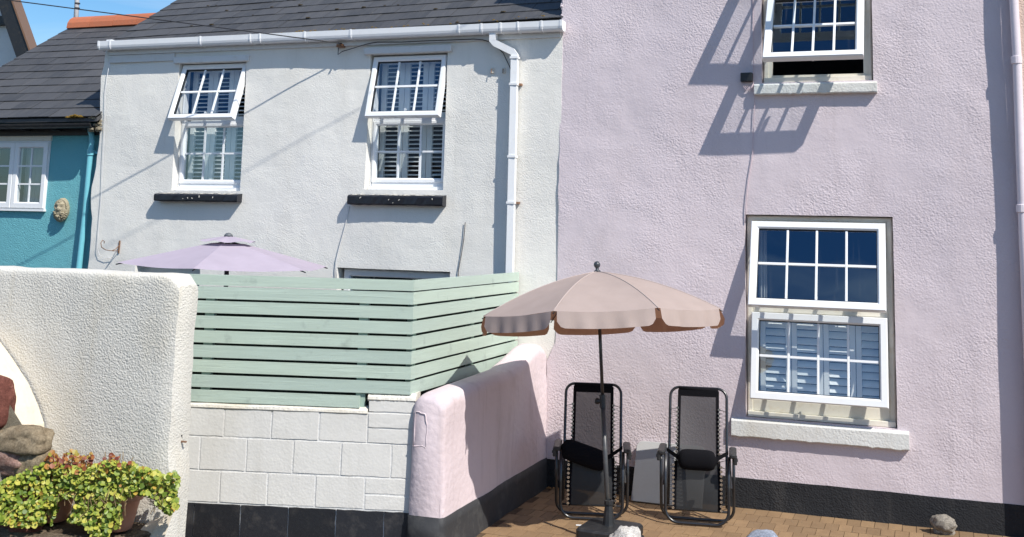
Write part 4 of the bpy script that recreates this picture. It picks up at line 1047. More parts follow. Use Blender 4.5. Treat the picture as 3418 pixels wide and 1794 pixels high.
led = thing('planter_ledge', 'rough stone ledge with cream mortar under the two plant pots', 'ledge', (-5.3, -3.95, 0))
LZ = 0.335
nx_ = 40; ny_ = 10; vs = []; fs = []
for i in range(nx_+1):
    x = -7.0+(-4.665+7.0)*i/nx_
    prf = [(-3.69, LZ+0.02)]+[(-3.69-0.48*k/5, LZ) for k in range(1, 6)]+[(-4.20, LZ-0.03), (-4.215, LZ-0.12), (-4.22, LZ-0.22), (-4.22, 0.0)]
    for (y, z) in prf:
        e = 0.02*noise.noise(V((x*6, y*6, z*6)))+0.012*noise.noise(V((x*15, y*15, z*15)))
        vs.append(V((x+(e if i == nx_ else 0), y+e*(1 if y < -4.1 else 0), z+e*(1 if y < -3.7 else 0))))
K = 10
for i in range(nx_):
    for j in range(K-1): fs.append((i*K+j, i*K+j+1, (i+1)*K+j+1, (i+1)*K+j))
fs.append(tuple(nx_*K+j for j in range(K)))
mk('ledge_core', vs, fs, rock_mat('ledge_stone', (0.10, 0.065, 0.045), (0.30, 0.24, 0.17), 9, 0.02), led, smooth=True)
# cream mortar fillet at the foot of the wall end
vs = []; fs = []
for i in range(13):
    t = i/12; x = W(470, 1794, -3.8).x*(1-t)+W(584, 1700, -3.75).x*t
    z = LZ+0.02+0.03*t
    for k in range(7):
        a = k/6; e = 0.008*noise.noise(V((x*14, a*4, 0)))
        vs.append(V((x+e, -3.70-0.22*a*(1.0-0.3*t), z+0.14*t*t*(1-a)+0.02*(1-a)+e-0.10*a*a)))
for i in range(12):
    for k in range(6): fs.append((i*7+k, i*7+k+1, (i+1)*7+k+1, (i+1)*7+k))
mk('mortar_fillet', vs, fs, paint_mat('cream_mortar', (0.64, 0.57, 0.46), 0.9, 0, (0.4, 0.3, 0.2), 0.5, 0.006, 10), led, smooth=True)

# ================================================================== POTS AND TRAILING PLANTS
def pot(name, c, lab, s=1.0):
    t = thing(name, lab, 'plant pot', tuple(c))
    h = 0.225*s; rb_, rt = 0.095*s, 0.150*s
    mb = MB(); mb.lathe([(0, 0.006), (rb_-0.01, 0), (rb_, 0.006), (rb_+(rt-rb_)*0.2, h*0.2), (rt-0.012, h-0.04), (rt-0.010, h-0.038), (rt+0.006, h-0.036), (rt+0.010, h-0.028), (rt+0.010, h-0.008), (rt+0.004, h), (rt-0.008, h), (rt-0.014, h-0.01), (rt-0.02, h-0.05)], c, 28)
    mb.build('pot_body', POTM, t, smooth=True)
    MB().lathe([(0, h-0.03), (rt-0.015, h-0.028)], c, 20).build('soil', SOIL, t)
    return t
pa = V((-4.905, -3.885, LZ+0.012)); pb = V((-5.425, -3.885, LZ+0.012))
pot('plant_pot', pa, 'terracotta pot nearer the end of the cream wall, half hidden by trailing leaves')
pot('plant_pot', pb, 'terracotta pot at the left, mostly covered by trailing leaves beside the rubble stone')

def leaf(mb, c, s, nrm_, rnd):
    nrm_ = V(nrm_).normalized(); a = nrm_.cross(V((rnd.uniform(-1, 1), rnd.uniform(-1, 1), rnd.uniform(-1, 1)))).normalized(); b = nrm_.cross(a)
    fold = rnd.uniform(0.05, 0.3)
    sh = [(0, -0.9), (0.75, -0.55), (0.95, 0.15), (0.5, 0.75), (0, 1.0), (-0.5, 0.75), (-0.95, 0.15), (-0.75, -0.55)]
    vs = [c]+[c+a*(x*s)+b*(y*s)+nrm_*(fold*s*abs(x)) for x, y in sh]
    mb.add(vs, [(0, i, i % 8+1) for i in range(1, 9)])
def plant(name, lab, region, n, redreg, nred, seed, root):
    rnd = random.Random(seed); t = thing(name, lab, 'plant', tuple(root))
    def inside(poly, x, y):
        c = False; j = len(poly)-1
        for i in range(len(poly)):
            (xi, yi), (xj, yj) = poly[i], poly[j]
            if (yi > y) != (yj > y) and x < (xj-xi)*(y-yi)/(yj-yi)+xi: c = not c
            j = i
        return c
    for mat, reg, cnt, nm in ((LEAFG, region, n, 'foliage'), (LEAFR, redreg, nred, 'red_foliage')):
        if not reg: continue
        xs = [p[0] for p in reg]; ys = [p[1] for p in reg]; mb = MB(); stems = MB(); k = 0
        while k < cnt:
            x = rnd.uniform(min(xs), max(xs)); y = rnd.uniform(min(ys), max(ys))
            if not inside(reg, x, y): continue
            if noise.noise(V((x*0.018, y*0.02, seed))) < -0.3: 
                if rnd.random() < 0.6: continue
            k += 1
            low = max(0.0, (y-1640)/150)
            Y = -3.82-rnd.random()**0.7*(0.28+0.08*min(low, 1))-max(0, (170-x)/170)*0.16
            c = W(x, y, Y); s = 0.006+0.015*rnd.random()**1.3*(1.0 if nm == 'foliage' else 0.9)
            nv = V((rnd.gauss(0.5, 0.55), rnd.gauss(-0.8, 0.45), rnd.gauss(0.75, 0.45)))
            leaf(mb, c, s, nv, rnd)
            if rnd.random() < 0.14:
                d = (V(root)-c); stems.tube([c, c+d*0.12+V((0, 0, rnd.uniform(-.02, .02))), c+d*0.26], 0.0016, 4)
        if nm == 'foliage':
            for q in range(16):     # loose strands trailing down over the pot
                x = root[0]+rnd.uniform(-0.20, 0.17); c = V((x, -4.04+rnd.uniform(-.02, .03), root[2]-rnd.uniform(0.0, 0.05))); d_ = V((rnd.uniform(-.25, .25), -0.1, -1)).normalized(); pth = [c.copy()]
                for j in range(rnd.randint(6, 13)):
                    c = c+d_*0.013; d_ = (d_+V((rnd.uniform(-.3, .3), rnd.uniform(-.15, .1), -0.15))).normalized(); pth.append(c.copy())
                    leaf(mb, c+V((rnd.uniform(-.012, .012), rnd.uniform(-.01, 0), 0)), rnd.uniform(0.006, 0.015), (rnd.gauss(.4, .4), -0.8, rnd.gauss(.5, .4)), rnd)
                stems.tube(pth, 0.0014, 4)
        if nm == 'red_foliage':
            for q in range(12):
                x = rnd.uniform(min(xs)+10, max(xs)-10); a_ = W(x, 1590, -3.9); b_ = W(x+rnd.uniform(-12, 12), rnd.uniform(1505, 1550), -3.88); stems.tube([a_, a_.lerp(b_, 0.5)+V((rnd.uniform(-.01, .01), 0, 0)), b_], 0.0025, 5)
        else:
            for q in range(22):
                x = rnd.uniform(min(xs)+20, max(xs)-30); a_ = W(x, rnd.uniform(1620, 1680), -4.06); stems.tube([a_, a_+V((rnd.uniform(-.03, .03), -0.05, -0.03)), a_+V((rnd.uniform(-.05, .05), -0.05, rnd.uniform(-.11, -.06)))], 0.0022, 5)
        mb.build(nm, mat, t, kind='stuff')
        if stems.v: stems.build('stems', STEM, t, kind='stuff')
    return t
plant('trailing_plant', 'yellow-green trailing plant spilling over the pot nearer the end of the cream wall',
      [(230, 1590), (300, 1558), (370, 1535), (400, 1548), (440, 1545), (470, 1560), (520, 1572), (550, 1590), (585, 1578), (600, 1600), (590, 1640), (595, 1690), (565, 1718), (530, 1695), (505, 1655), (450, 1650), (410, 1672), (385, 1720), (365, 1790), (310, 1800), (280, 1750), (225, 1745), (255, 1690), (250, 1640)], 3900,
      [(370, 1518), (400, 1518), (400, 1560), (445, 1530), (440, 1570), (330, 1580), (330, 1545)], 70, 1, pa+V((0, 0, 0.22)))
plant('trailing_plant', 'green and rusty red trailing plant over the left pot against the rubble stone',
      [(-10, 1620), (20, 1600), (60, 1585), (100, 1560), (150, 1548), (250, 1560), (300, 1575), (280, 1655), (215, 1665), (185, 1685), (150, 1700), (150, 1745), (110, 1760), (60, 1760), (0, 1750), (-10, 1700)], 4300,
      [(150, 1530), (175, 1510), (200, 1525), (240, 1500), (262, 1520), (310, 1512), (305, 1560), (260, 1590), (200, 1600), (165, 1590)], 260, 2, pb+V((0, 0, 0.22)))

# ================================================================== BEIGE PARASOL
UY = -1.47
um = thing('beige_parasol', 'faded beige parasol with scalloped edge standing on the patio beside the recliners', 'parasol', (-2.245, -1.61, 0))
rim_c = V((-2.376, UY, 1.676)); axis = V((-0.09, 0.09, 1)).normalized()
tiltM = V((0, 0, 1)).rotation_difference(axis).to_matrix().to_4x4()
R0 = 0.966; z_rim = -0.335
topc = rim_c-axis*z_rim
base_c = V((-2.245, -1.61, 0))
Mu = Matrix.Translation(topc) @ tiltM
def canopy_pt(i, t, N=8, R=R0, zr=z_rim, a0=PI/8+0.325, dome=0.6):
    a = a0+2*PI*i/N; r = R*t; z = zr*(dome*t*t+(1-dome)*t); return V((r*math.cos(a), r*math.sin(a), z))
cn = MB(); NT = 10; NS = 8
for i in range(8):
    vs = []
    for k in range(NT+1):
        t = k/NT
        for s in range(NS+1):
            u = s/NS; p = canopy_pt(i, t).lerp(canopy_pt(i+1, t), u); p.z -= 0.016*math.sin(PI*u)*t+0.004*noise.noise(V((p.x*4, p.y*4, i*3.0)))*math.sin(PI*u)*2; vs.append(Mu @ p)
    cn.add(vs, [(k*(NS+1)+s, (k+1)*(NS+1)+s, (k+1)*(NS+1)+s+1, k*(NS+1)+s+1) for k in range(NT) for s in range(NS)])
cano = cn.build('canopy', BEIGE, um, smooth=True)
for i in range(8): MB().tube([Mu @ (canopy_pt(i, t/10)+V((0, 0, 0.0015))) for t in range(0, 11)], 0.0035, 5).build('seam', SEAMM, um, smooth=True)
rnd = random.Random(6)
for i in range(8):
    vs = []; H = 0.118
    for s in range(25):
        u = 0.018+0.964*s/24; p = canopy_pt(i, 1.0).lerp(canopy_pt(i+1, 1.0), u); p.z -= 0.016*math.sin(PI*u)
        uu = min(u, 1-u); dep = H*(0.12+0.88*(1-(1-uu/0.10)**2)**0.5) if uu < 0.10 else H
        flut = 0.008*math.sin(u*31+i)+0.005*math.sin(u*13+i*2); out = V((p.x, p.y, 0)).normalized()
        inn = 0.012*(1 if uu < 0.05 else 0)
        edge = p.lerp((canopy_pt(i, 1.0)+canopy_pt(i+1, 1.0))/2, 0.03)
        for k in range(4):
            q_ = edge+V((0, 0, -dep*k/3))+out*(flut*k/3+0.016*k/3); vs.append(Mu @ q_)
    vf = [(s*4+k, s*4+k+1, (s+1)*4+k+1, (s+1)*4+k) for s in range(24) for k in range(3)]
    mk('valance', vs, vf, BEIGE, um, smooth=True)
for i in range(8):
    MB().tube([Mu @ (canopy_pt(i, t)+V((0, 0, -0.012))) for t in (0.03, 0.25, 0.5, 0.75, 1.012)], 0.004, 5).build('rib', PLASB, um)
    c1 = Mu @ (canopy_pt(i, 0.55)+V((0, 0, -0.014))); c2 = Mu @ V((0, 0, -0.42)); MB().tube([c1, c2], 0.0035, 5).build('strut', PLASB, um)
MB().lathe([(0, 0.082), (0.014, 0.079), (0.024, 0.066), (0.027, 0.052), (0.022, 0.038), (0.014, 0.03), (0.013, 0.014), (0.024, 0.008), (0.03, -0.005), (0, -0.006)], topc, 18, tiltM.to_3x3().to_4x4()).build('finial', paint_mat('grey_plastic_knob', (0.045, 0.05, 0.058), 0.35, bump=0), um, smooth=True)
pb_ = V((base_c.x, base_c.y, 0.14)); L_ = (topc-pb_).length
MB().tube([pb_+axis*(L_*0.40), topc], 0.0135, 12).build('upper_pole', FRAMEB, um, smooth=True)
MB().tube([pb_, pb_+axis*(L_*0.46)], 0.0185, 12).build('lower_pole', paint_mat('grey_black_tube', (0.05, 0.052, 0.056), 0.35, bump=0), um, smooth=True)
kj = pb_+axis*(L_*0.475)
MB().tube([kj-axis*0.05, kj+axis*0.05], 0.023, 12).build('tilt_joint', PLASB, um)
MB().lathe([(0, -0.052), (0.02, -0.05), (0.026, -0.035), (0.018, -0.02), (0.008, 0)], kj+V((-0.005, -0.008, 0)), 12, Matrix.Rotation(PI/2, 4, 'Y').to_3x3().to_4x4()).build('tilt_knob', PLASB, um, smooth=True)
MB().lathe([(0.05, 0.0), (0.046, 0.02), (0.030, 0.15), (0.036, 0.155), (0.036, 0.185), (0.022, 0.19)], pb_+V((0, 0, -0.005)), 10).build('base_socket', PLASB, um)
mb = MB()
def rrect(hx, hy, r, z, n=5):
    pts = []
    for cx, cy, a0 in ((hx-r, hy-r, 0), (-hx+r, hy-r, PI/2), (-hx+r, -hy+r, PI), (hx-r, -hy+r, 1.5*PI)):
        for k in range(n+1): a = a0+PI/2*k/n; pts.append(V((cx+r*math.cos(a), cy+r*math.sin(a), z)))
    return pts
def stack(mb, rings, c, M=None):
    vs = []; m = len(rings[0])
    for r in rings: vs += [(M @ p if M else p)+c for p in r]
    fs = [(k*m+i, k*m+(i+1) % m, (k+1)*m+(i+1) % m, (k+1)*m+i) for k in range(len(rings)-1) for i in range(m)]
    fs.append(tuple((len(rings)-1)*m+i for i in range(m))); fs.append(tuple(range(m-1, -1, -1))); return mb.add(vs, fs)
stack(mb, [rrect(0.205, 0.205, 0.05, 0.0), rrect(0.215, 0.215, 0.055, 0.012), rrect(0.215, 0.215, 0.055, 0.055), rrect(0.200, 0.200, 0.05, 0.066), rrect(0.208, 0.208, 0.055, 0.078), rrect(0.208, 0.208, 0.055, 0.128), rrect(0.196, 0.196, 0.05, 0.142), rrect(0.09, 0.09, 0.04, 0.150)], V((base_c.x+0.01, base_c.y, -0.005)), Matrix.Rotation(-0.08, 4, 'Z'))
mb.build('base', PLASB, um, smooth=False)

# ================================================================== LILAC PARASOL
LY = -1.3; lt = W(762, 800, LY)
lu = thing('lilac_parasol', 'lilac vented parasol rising behind the green fence', 'parasol', (lt.x, LY, 0))
Ml = Matrix.Translation(lt) @ Matrix.Rotation(math.radians(1.05), 4, 'Y')
def lpt(i, t, zr=-0.228, R=0.955): a = math.radians(168.3)+2*PI*i/6; return V((R*t*math.cos(a), R*t*math.sin(a), zr*t))
mb = MB()
for i in range(6):
    vs = []
    for k in range(7):
        t = 0.16+0.84*k/6
        for s in range(9):
            u = s/8; p = lpt(i, t).lerp(lpt(i+1, t), u); p.z -= 0.03*math.sin(PI*u)*t*t*0.6; p -= V((p.x, p.y, 0))*0.02*math.sin(PI*u)*(t > 0.95); vs.append(Ml @ p)
    mb.add(vs, [(k*9+s, (k+1)*9+s, (k+1)*9+s+1, k*9+s+1) for k in range(6) for s in range(8)])
lcan = mb.build('canopy', LILACC, lu, smooth=True)
mb = MB()
for i in range(6):
    vs = []
    for k in range(4):
        t = 0.02+0.25*k/3
        for s in range(9):
            u = s/8; p = lpt(i, t, -0.19).lerp(lpt(i+1, t, -0.19), u); p.z += 0.035-0.010*math.sin(PI*u*2)*t*3; vs.append(Ml @ p)
    mb.add(vs, [(k*9+s, (k+1)*9+s, (k+1)*9+s+1, k*9+s+1) for k in range(3) for s in range(8)])
mb.build('vent', LILACC, lu, smooth=True)
for i in range(6): MB().tube([Ml @ (lpt(i, t)+V((0, 0, -0.014))) for t in (0.05, 1.01)], 0.006, 5).build('rib', PLASB, lu)
MB().lathe([(0, 0.062), (0.02, 0.058), (0.036, 0.044), (0.042, 0.028), (0.03, 0.026), (0.025, 0.0)], lt, 16).build('finial', paint_mat('grey_cap', (0.10, 0.11, 0.12), 0.5, bump=0), lu, smooth=True)
MB().tube([V((lt.x+0.02, LY, 0.0)), V((lt.x, LY, lt.z))], 0.021, 12).build('pole', FRAMEB, lu, smooth=True)
MB().lathe([(0, 0.0), (0.26, 0.0), (0.26, 0.05), (0.22, 0.08), (0.05, 0.1), (0.04, 0.3), (0, 0.3)], (lt.x+0.02, LY, 0), 20).build('base', PLASB, lu)

# ================================================================== RECLINERS
def arc(c, r, a0, a1, n, plane='xz'): return [V((c[0]+r*math.cos(a0+(a1-a0)*k/n), 0, c[1]+r*math.sin(a0+(a1-a0)*k/n))) for k in range(n+1)]
def u_path(hw, ztop, zbot, r, ylean):   # U open at the top, ylean(z) gives depth
    p = [V((-hw, 0, ztop)), V((-hw, 0, (ztop+zbot)/2))]+arc((-hw+r, zbot+r), r, PI, 1.5*PI, 7)+arc((hw-r, zbot+r), r, 1.5*PI, 2*PI, 7)+[V((hw, 0, (ztop+zbot)/2)), V((hw, 0, ztop))]
    return [V((q.x, ylean(q.z), q.z)) for q in p]
def recliner(label, pillow):
    t = thing('folding_recliner', label, 'recliner', (0, 0, 0), 'black folding recliners on the patio')
    yb = lambda z: 0.05+0.42*z if z < 0.5 else 0.26+0.42*(z-0.5)*0.9      # back plane leans to the wall
    back = lambda z: 0.10+0.33*z
    # front and rear leg frames
    MB().tube(u_path(0.252, 0.545, 0.018, 0.105, lambda z: 0.0+0.05*z), 0.0125, 10).build('front_leg_frame', FRAMEB, t, smooth=True)
    MB().tube(u_path(0.292, 0.545, 0.018, 0.10, lambda z: 0.16-0.16*z), 0.0125, 10).build('rear_leg_frame', FRAMEB, t, smooth=True)
    # back frame: inverted U
    p = [V((-0.236, 0, 0.12)), V((-0.236, 0, 0.5))]+[V((q.x, 0, q.z)) for q in arc((-0.236+0.075, 1.022-0.075), 0.075, PI, PI/2, 6)]+[V((q.x, 0, q.z)) for q in arc((0.236-0.075, 1.022-0.075), 0.075, PI/2, 0, 6)]+[V((0.236, 0, 0.5)), V((0.236, 0, 0.12))]
    MB().tube([V((q.x, back(q.z)-0.0, q.z)) for q in p], 0.012, 10).build('back_frame', FRAMEB, t, smooth=True)
    MB().tube([V((-0.24, 0.10, 0.10)), V((0.24, 0.10, 0.10))], 0.010, 8).build('foot_rail', FRAMEB, t, smooth=True)
    for s in (-1, 1):
        MB().tube([V((s*0.272, 0.03, 0.30)), V((s*0.262, 0.20, 0.50))], 0.008, 6).build('link_bar', FRAMEB, t)
        ar = MB(); stack(ar, [rrect(0.026, 0.17, 0.02, 0.0), rrect(0.030, 0.175, 0.022, 0.008), rrect(0.030, 0.175, 0.022, 0.024), rrect(0.022, 0.168, 0.02, 0.032)], V((s*0.285, 0.115, 0.548)))
        ar.build('armrest', PLASB, t)
        MB().box(s*0.305-0.014, s*0.305+0.014, -0.055, 0.005, 0.50, 0.566).build('recline_lock', PLASB, t, bevel=0.006)
        MB().tube([V((s*0.325, -0.03, 0.535)), V((s*0.29, -0.03, 0.535))], 0.012, 8).build('lock_knob', PLASB, t)
    def sheet_(name, mat, hw0, hw1, z0, z1, yf, hem, dy=0.0, bag=0.0):
        n = 12; m = 8; vs = []
        for j in range(n+1):
            z = z0+(z1-z0)*j/n; hw = hw0+(hw1-hw0)*j/n
            for i in range(m+1): u = i/m*2-1; vs.append(V((hw*u, yf(z)+dy+bag*(1-u*u)*math.sin(PI*j/n), z)))
        o = mk(name, vs, [(j*(m+1)+i, j*(m+1)+i+1, (j+1)*(m+1)+i+1, (j+1)*(m+1)+i) for j in range(n) for i in range(m)], mat, t, smooth=True)
        for s in (-1, 1):
            MB().add([V((s*(hw0-0.022), yf(z0)+dy-0.003, z0)), V((s*(hw0+0.004), yf(z0)+dy-0.003, z0)), V((s*(hw1+0.004), yf(z1)+dy-0.003, z1)), V((s*(hw1-0.022), yf(z1)+dy-0.003, z1))], [(0, 1, 2, 3)]).build('hem', HEM, o)
        return o
    bf = sheet_('back_sling', MESHF, 0.172, 0.168, 0.40, 1.005, back, True, bag=0.02)
    MB().tube([V((-0.165, back(1.01), 1.012)), V((0.165, back(1.01), 1.012))], 0.018, 10).build('top_hem', HEM, t, smooth=True)
    MB().box(-0.168, 0.168, back(0.985)-0.010, back(0.985)-0.004, 0.955, 1.005).build('top_hem', HEM, t)
    sf = sheet_('seat_sling', MESHS, 0.190, 0.182, 0.105, 0.478, lambda z: 0.055+0.10*z, True, bag=-0.018)
    for s in (-1, 1):
        for (za, zb2, yf, hx, fx, nn) in ((0.46, 0.86, back, 0.172, 0.236, 13), (0.12, 0.45, lambda z: 0.055+0.10*z, 0.190, 0.242, 10)):
            pts = []; ey = MB()
            for k in range(nn*2+1):
                z = za+(zb2-za)*k/(nn*2); pts.append(V((s*(hx if k % 2 == 0 else fx), yf(z)-0.012, z)))
                if k % 2 == 0:
                    c = V((s*(hx+0.002), yf(z)-0.016, z)); ey.lathe([(0.003, 0.0), (0.0105, 0.0), (0.012, 0.003), (0.0105, 0.006), (0.003, 0.006)], c, 8, Matrix.Rotation(PI/2, 4, 'X'))
            MB().tube(pts, 0.004, 5).build('lacing', CORD, t, smooth=True)
            ey.build('eyelets', CHROME, t, kind='stuff')
    # head pillow slipped down the sling
    mb = MB()
    n = 16; L = 0.155 if not pillow else 0.18
    pts = []; rr = []
    for k in range(n+1):
        u = k/n*2-1; e = max(0.0, 1-abs(u)**6)**0.5; pts.append(V((u*L, 0, 0))); rr.append(0.012+0.060*e)
    mb.tube(pts, rr, 14)
    M = Matrix.Translation(V((0.0, 0.045, 0.505))) @ Matrix.Diagonal((1, 0.62, 1.15, 1))
    if pillow: M = Matrix.Translation(V((-0.065, 0.040, 0.505))) @ Matrix.Rotation(math.radians(17), 4, 'Y') @ Matrix.Diagonal((1.12, 0.6, 1.2, 1))
    for v_ in mb.v: v_[:] = M @ v_
    mb.build('pillow', HEM, t, smooth=True)
    a, b = (V((0.07, 0.03, 0.455)), V((0.25, 0.10, 0.565))) if pillow else (V((0.14, 0.04, 0.51)), V((0.25, 0.10, 0.565)))
    MB().add([a+V((0, 0, -0.022)), b+V((0, 0, -0.014)), b+V((0, 0, 0.014)), a+V((0, 0, 0.022))], [(0, 1, 2, 3)]).build('pillow_strap', HEM, t)
    if not pillow: MB().add([V((-0.14, 0.04, 0.488)), V((-0.25, 0.10, 0.551)), V((-0.25, 0.10, 0.579)), V((-0.14, 0.04, 0.532))], [(0, 1, 2, 3)]).build('pillow_strap', HEM, t)
    return t
r1_ = recliner('folding recliner behind the beige parasol pole, its pillow slipped to a slant', True)
r1_.location = (-2.555, -1.00, 0); r1_.rotation_euler = (0, 0, math.radians(15))
r2_ = recliner('folding recliner nearer the large window, its pillow level across the sling', False)
r2_.location = (-1.735, -0.79, 0); r2_.rotation_euler = (0, 0, math.radians(9))

# ================================================================== FOLDED TABLE
tb = thing('folded_table', 'grey folding table top leaning on the wall between the recliners', 'table', (-2.2, -0.2, 0))
tw, th_ = 0.62, 0.515; lean = math.atan(0.20/0.5)
Mt = Matrix.Translation(V((-2.415, -0.235, 0.012))) @ Matrix.Rotation(math.radians(-1.5), 4, 'Z') @ Matrix.Rotation(-lean, 4, 'X')
pts = [(0.0, 0.0), (tw, 0.0)]+[(tw-0.06+0.06*math.cos(a), th_-0.06+0.06*math.sin(a)) for a in (PI/2*k/6 for k in range(7))]+[(0.06-0.06*math.sin(a), th_-0.06+0.06*math.cos(a)) for a in (PI/2*k/6 for k in range(7))]
n = len(pts); vs = [Mt @ V((x, 0, z)) for x, z in pts]+[Mt @ V((x, 0.028, z)) for x, z in pts]
mk('table_top', vs, [tuple(range(n)), tuple(2*n-1-i for i in range(n))]+[(i, n+i, n+(i+1) % n, (i+1) % n) for i in range(n)], GREYP, tb, bevel=0.004)
for x in (0.10, tw-0.10): MB().tube([Mt @ V((x, 0.04, 0.02)), Mt @ V((x, 0.04, th_-0.05))], 0.010, 8).build('leg', ZINC, tb)

# ================================================================== LOOSE STONES
s = rock('white_stone', WHITESTONE, (W(2088, 1795, -1.96).x, -1.96, 0.105), 0.125, 0.11, 0.125, 4, None, 4, 0.4, 0.1); tag(s, 'white painted stone against the parasol base at the bottom edge', 'stone')
s = rock('blue_grey_stone', BLUESTONE, (-1.165, -1.17, 0.045), 0.115, 0.085, 0.072, 6, None, 3, 0.3); tag(s, 'blue-grey stone at the bottom edge to the right of the recliners', 'stone')
s = rock('grey_stone', GREYSTONE, (0.135, -0.15, 0.050), 0.100, 0.078, 0.076, 8, None, 4, 0.5, 0.1); tag(s, 'brown-grey stone against the black plinth at the right', 'stone')
lit = MB().box(-0.03, 0.03, -0.008, 0.008, 0, 0.006, Matrix.Translation(G(1935, 1755, 0.004)) @ Matrix.Rotation(0.3, 4, 'Z')).build('litter_scrap', UPVC); tag(lit, 'small white scrap on the paving by the parasol base', 'litter')

# ================================================================== WALL MASK ORNAMENT on the teal house
mc = W(213, 703, TY); mk_t = thing('mask_ornament', 'weathered stone face mask with leafy beard hung on the teal wall', 'ornament', tuple(mc))
bm = bmesh.new(); bmesh.ops.create_uvsphere(bm, u_segments=40, v_segments=30, radius=1.0)
for v_ in bm.verts:
    p = v_.co; x, y, z = p
    k = 1.0
    fx, fz = x, z
    if y < 0.2:
        k += 0.16*math.exp(-((fz-0.42)**2)/0.012)*math.exp(-fx*fx/0.35)          # brow
        k -= 0.26*math.exp(-((fz-0.25)**2)/0.010)*(math.exp(-((abs(fx)-0.34)**2)/0.03))   # eye sockets
        k += 0.22*math.exp(-((fz-0.10)**2)/0.03)*math.exp(-fx*fx/0.012)         # nose
        k += 0.10*math.exp(-((fz-0.05)**2)/0.02)*math.exp(-((abs(fx)-0.42)**2)/0.03)   # cheeks
        k -= 0.2*math.exp(-((fz+0.17)**2)/0.004)*math.exp(-fx*fx/0.06)          # mouth
    k += 0.05*noise.noise(p*4)
    v_.co = V((x*0.118*k, y*0.085*k, z*0.175*k))
me = bpy.data.meshes.new('face'); bm.to_mesh(me); bm.free(); me.materials.append(GARG); me.polygons.foreach_set('use_smooth', [True]*len(me.polygons))
fo = link(bpy.data.objects.new('face', me)); fo.location = mc+V((0, -0.03, 0.01)); fo.parent = mk_t; fo.matrix_parent_inverse = Matrix.Translation(-mc)
def lobe(mb, c, d, L, wd):
    d = V(d).normalized(); sd = d.cross(V((0, 1, 0))).normalized(); up = V((0, -1, 0)); rr_ = []
    pts = [c+d*(L*t)+up*(0.018*math.sin(PI*t)) for t in (0, 0.25, 0.5, 0.75, 1.0)]
    mb.tube(pts, [wd*0.5, wd, wd*0.95, wd*0.7, wd*0.25], 6)
rnd = random.Random(2); mb = MB()
for ringr, cntk, L in ((0.70, 11, 0.062), (0.42, 7, 0.055), (1.0, 13, 0.05), (1.15, 14, 0.035)):
    for k in range(cntk):
        a = PI*(1.02+0.96*k/(cntk-1)); c = mc+V((0.085*ringr*math.cos(a), -0.118+0.062*ringr, -0.028+0.098*ringr*math.sin(a)))
        lobe(mb, c, (math.cos(a)+rnd.uniform(-.3, .3), 0, math.sin(a)+rnd.uniform(-.3, .3)), L, 0.0125)
mb.build('beard', GARG, mk_t, smooth=True)
mb = MB()
for k in range(15):
    a = PI*(-0.05+1.1*k/14); c = mc+V((0.095*math.cos(a), -0.068, 0.055+0.09*math.sin(a))); mb.tube([c+V((0.017*math.cos(q), rnd.uniform(-.003, .003), 0.017*math.sin(q))) for q in (2*PI*j/8 for j in range(8))], 0.008, 6, closed=True)
mb.build('hair_curls', GARG, mk_t, smooth=True)
mb = MB(); c = mc+V((-0.012, -0.095, 0.105)); mb.tube([c+V((0.022*math.cos(q), 0, 0.022*math.sin(q))) for q in (2*PI*j/12 for j in range(12))], 0.008, 6, closed=True); mb.build('crown_scroll', GARG, mk_t, smooth=True)

mk_t.scale = (0.76, 0.85, 0.76)
# ================================================================== SMALL FITTINGS
# hanging basket bracket
hb = thing('basket_bracket', 'rusty hanging basket bracket with curled arm on the white wall behind the cream wall', 'bracket', tuple(W(398, 828)))
a, b = W(400, 804, -0.012), W(396, 846, -0.012)
MB().tube([a, b], 0.010, 4, twist=PI/4).build('back_plate', RUST, hb)
m0 = W(396, 838, -0.02)
curl = [m0, m0+V((-0.02, -0.08, 0.0)), m0+V((-0.03, -0.17, 0.01)), m0+V((-0.035, -0.235, 0.04)), m0+V((-0.035, -0.25, 0.085)), m0+V((-0.035, -0.225, 0.115)), m0+V((-0.035, -0.195, 0.10)), m0+V((-0.035, -0.20, 0.08))]
MB().tube(curl, 0.0045, 6).build('arm', RUST, hb, smooth=True)
MB().tube([W(400, 818, -0.01), m0+V((-0.008, -0.04, 0.02)), m0+V((-0.02, -0.09, 0.0))], 0.004, 6).build('brace', RUST, hb, smooth=True)
# black sensor box on the lilac wall
bx0 = W(2472, 244, -0.04); bx1 = W(2512, 273, -0.04)
sb_ = thing('black_junction_box', 'small black box with looped wires beside the upper window sill', 'junction box', tuple((bx0+bx1)/2))
MB().box(bx0.x, bx1.x, -0.055, 0.0, bx1.z, bx0.z).build('housing', PLASB, sb_, bevel=0.006)
for k in range(3):
    MB().tube([W(2480+k*5, 274, -0.03), W(2482+k*6, 290, -0.035), W(2492+k*4, 303-k*4, -0.03), W(2507, 300-k*4, -0.03), W(2515, 280, -0.025)], 0.003, 5).build('wire', CABLEP, sb_, smooth=True)
pk = thing('pink_wall_cable', 'thin pink painted cable running down the lilac wall between its two windows', 'cable', tuple(W(2515, 300)))
MB().tube(dpath([(2512, -140), (2513, 0), (2515, 120), (2514, 270), (2519, 350), (2514, 440), (2512, 520), (2500, 590)], -0.018)+dpath([(2494, 640), (2490, 700)], -0.02)+[W(2487, 745, -0.012)], 0.0035, 6).build('cable_run', CABLEP, pk, smooth=True)
pt = dpath([(1130, 160), (1128, 183), (1143, 172), (1165, 166), (1200, 155), (1230, 146), (1260, 141), (1340, 141), (1420, 137), (1500, 134), (1580, 131), (1610, 133), (1632, 140)], -0.04)
pt += dpath([(1655, 152), (1680, 178), (1695, 210), (1711, 245)], -0.03)
cable('black_wall_cable', pt, 0.0045, CABLEB, 'black cable sagging along the white wall under the white gutter')
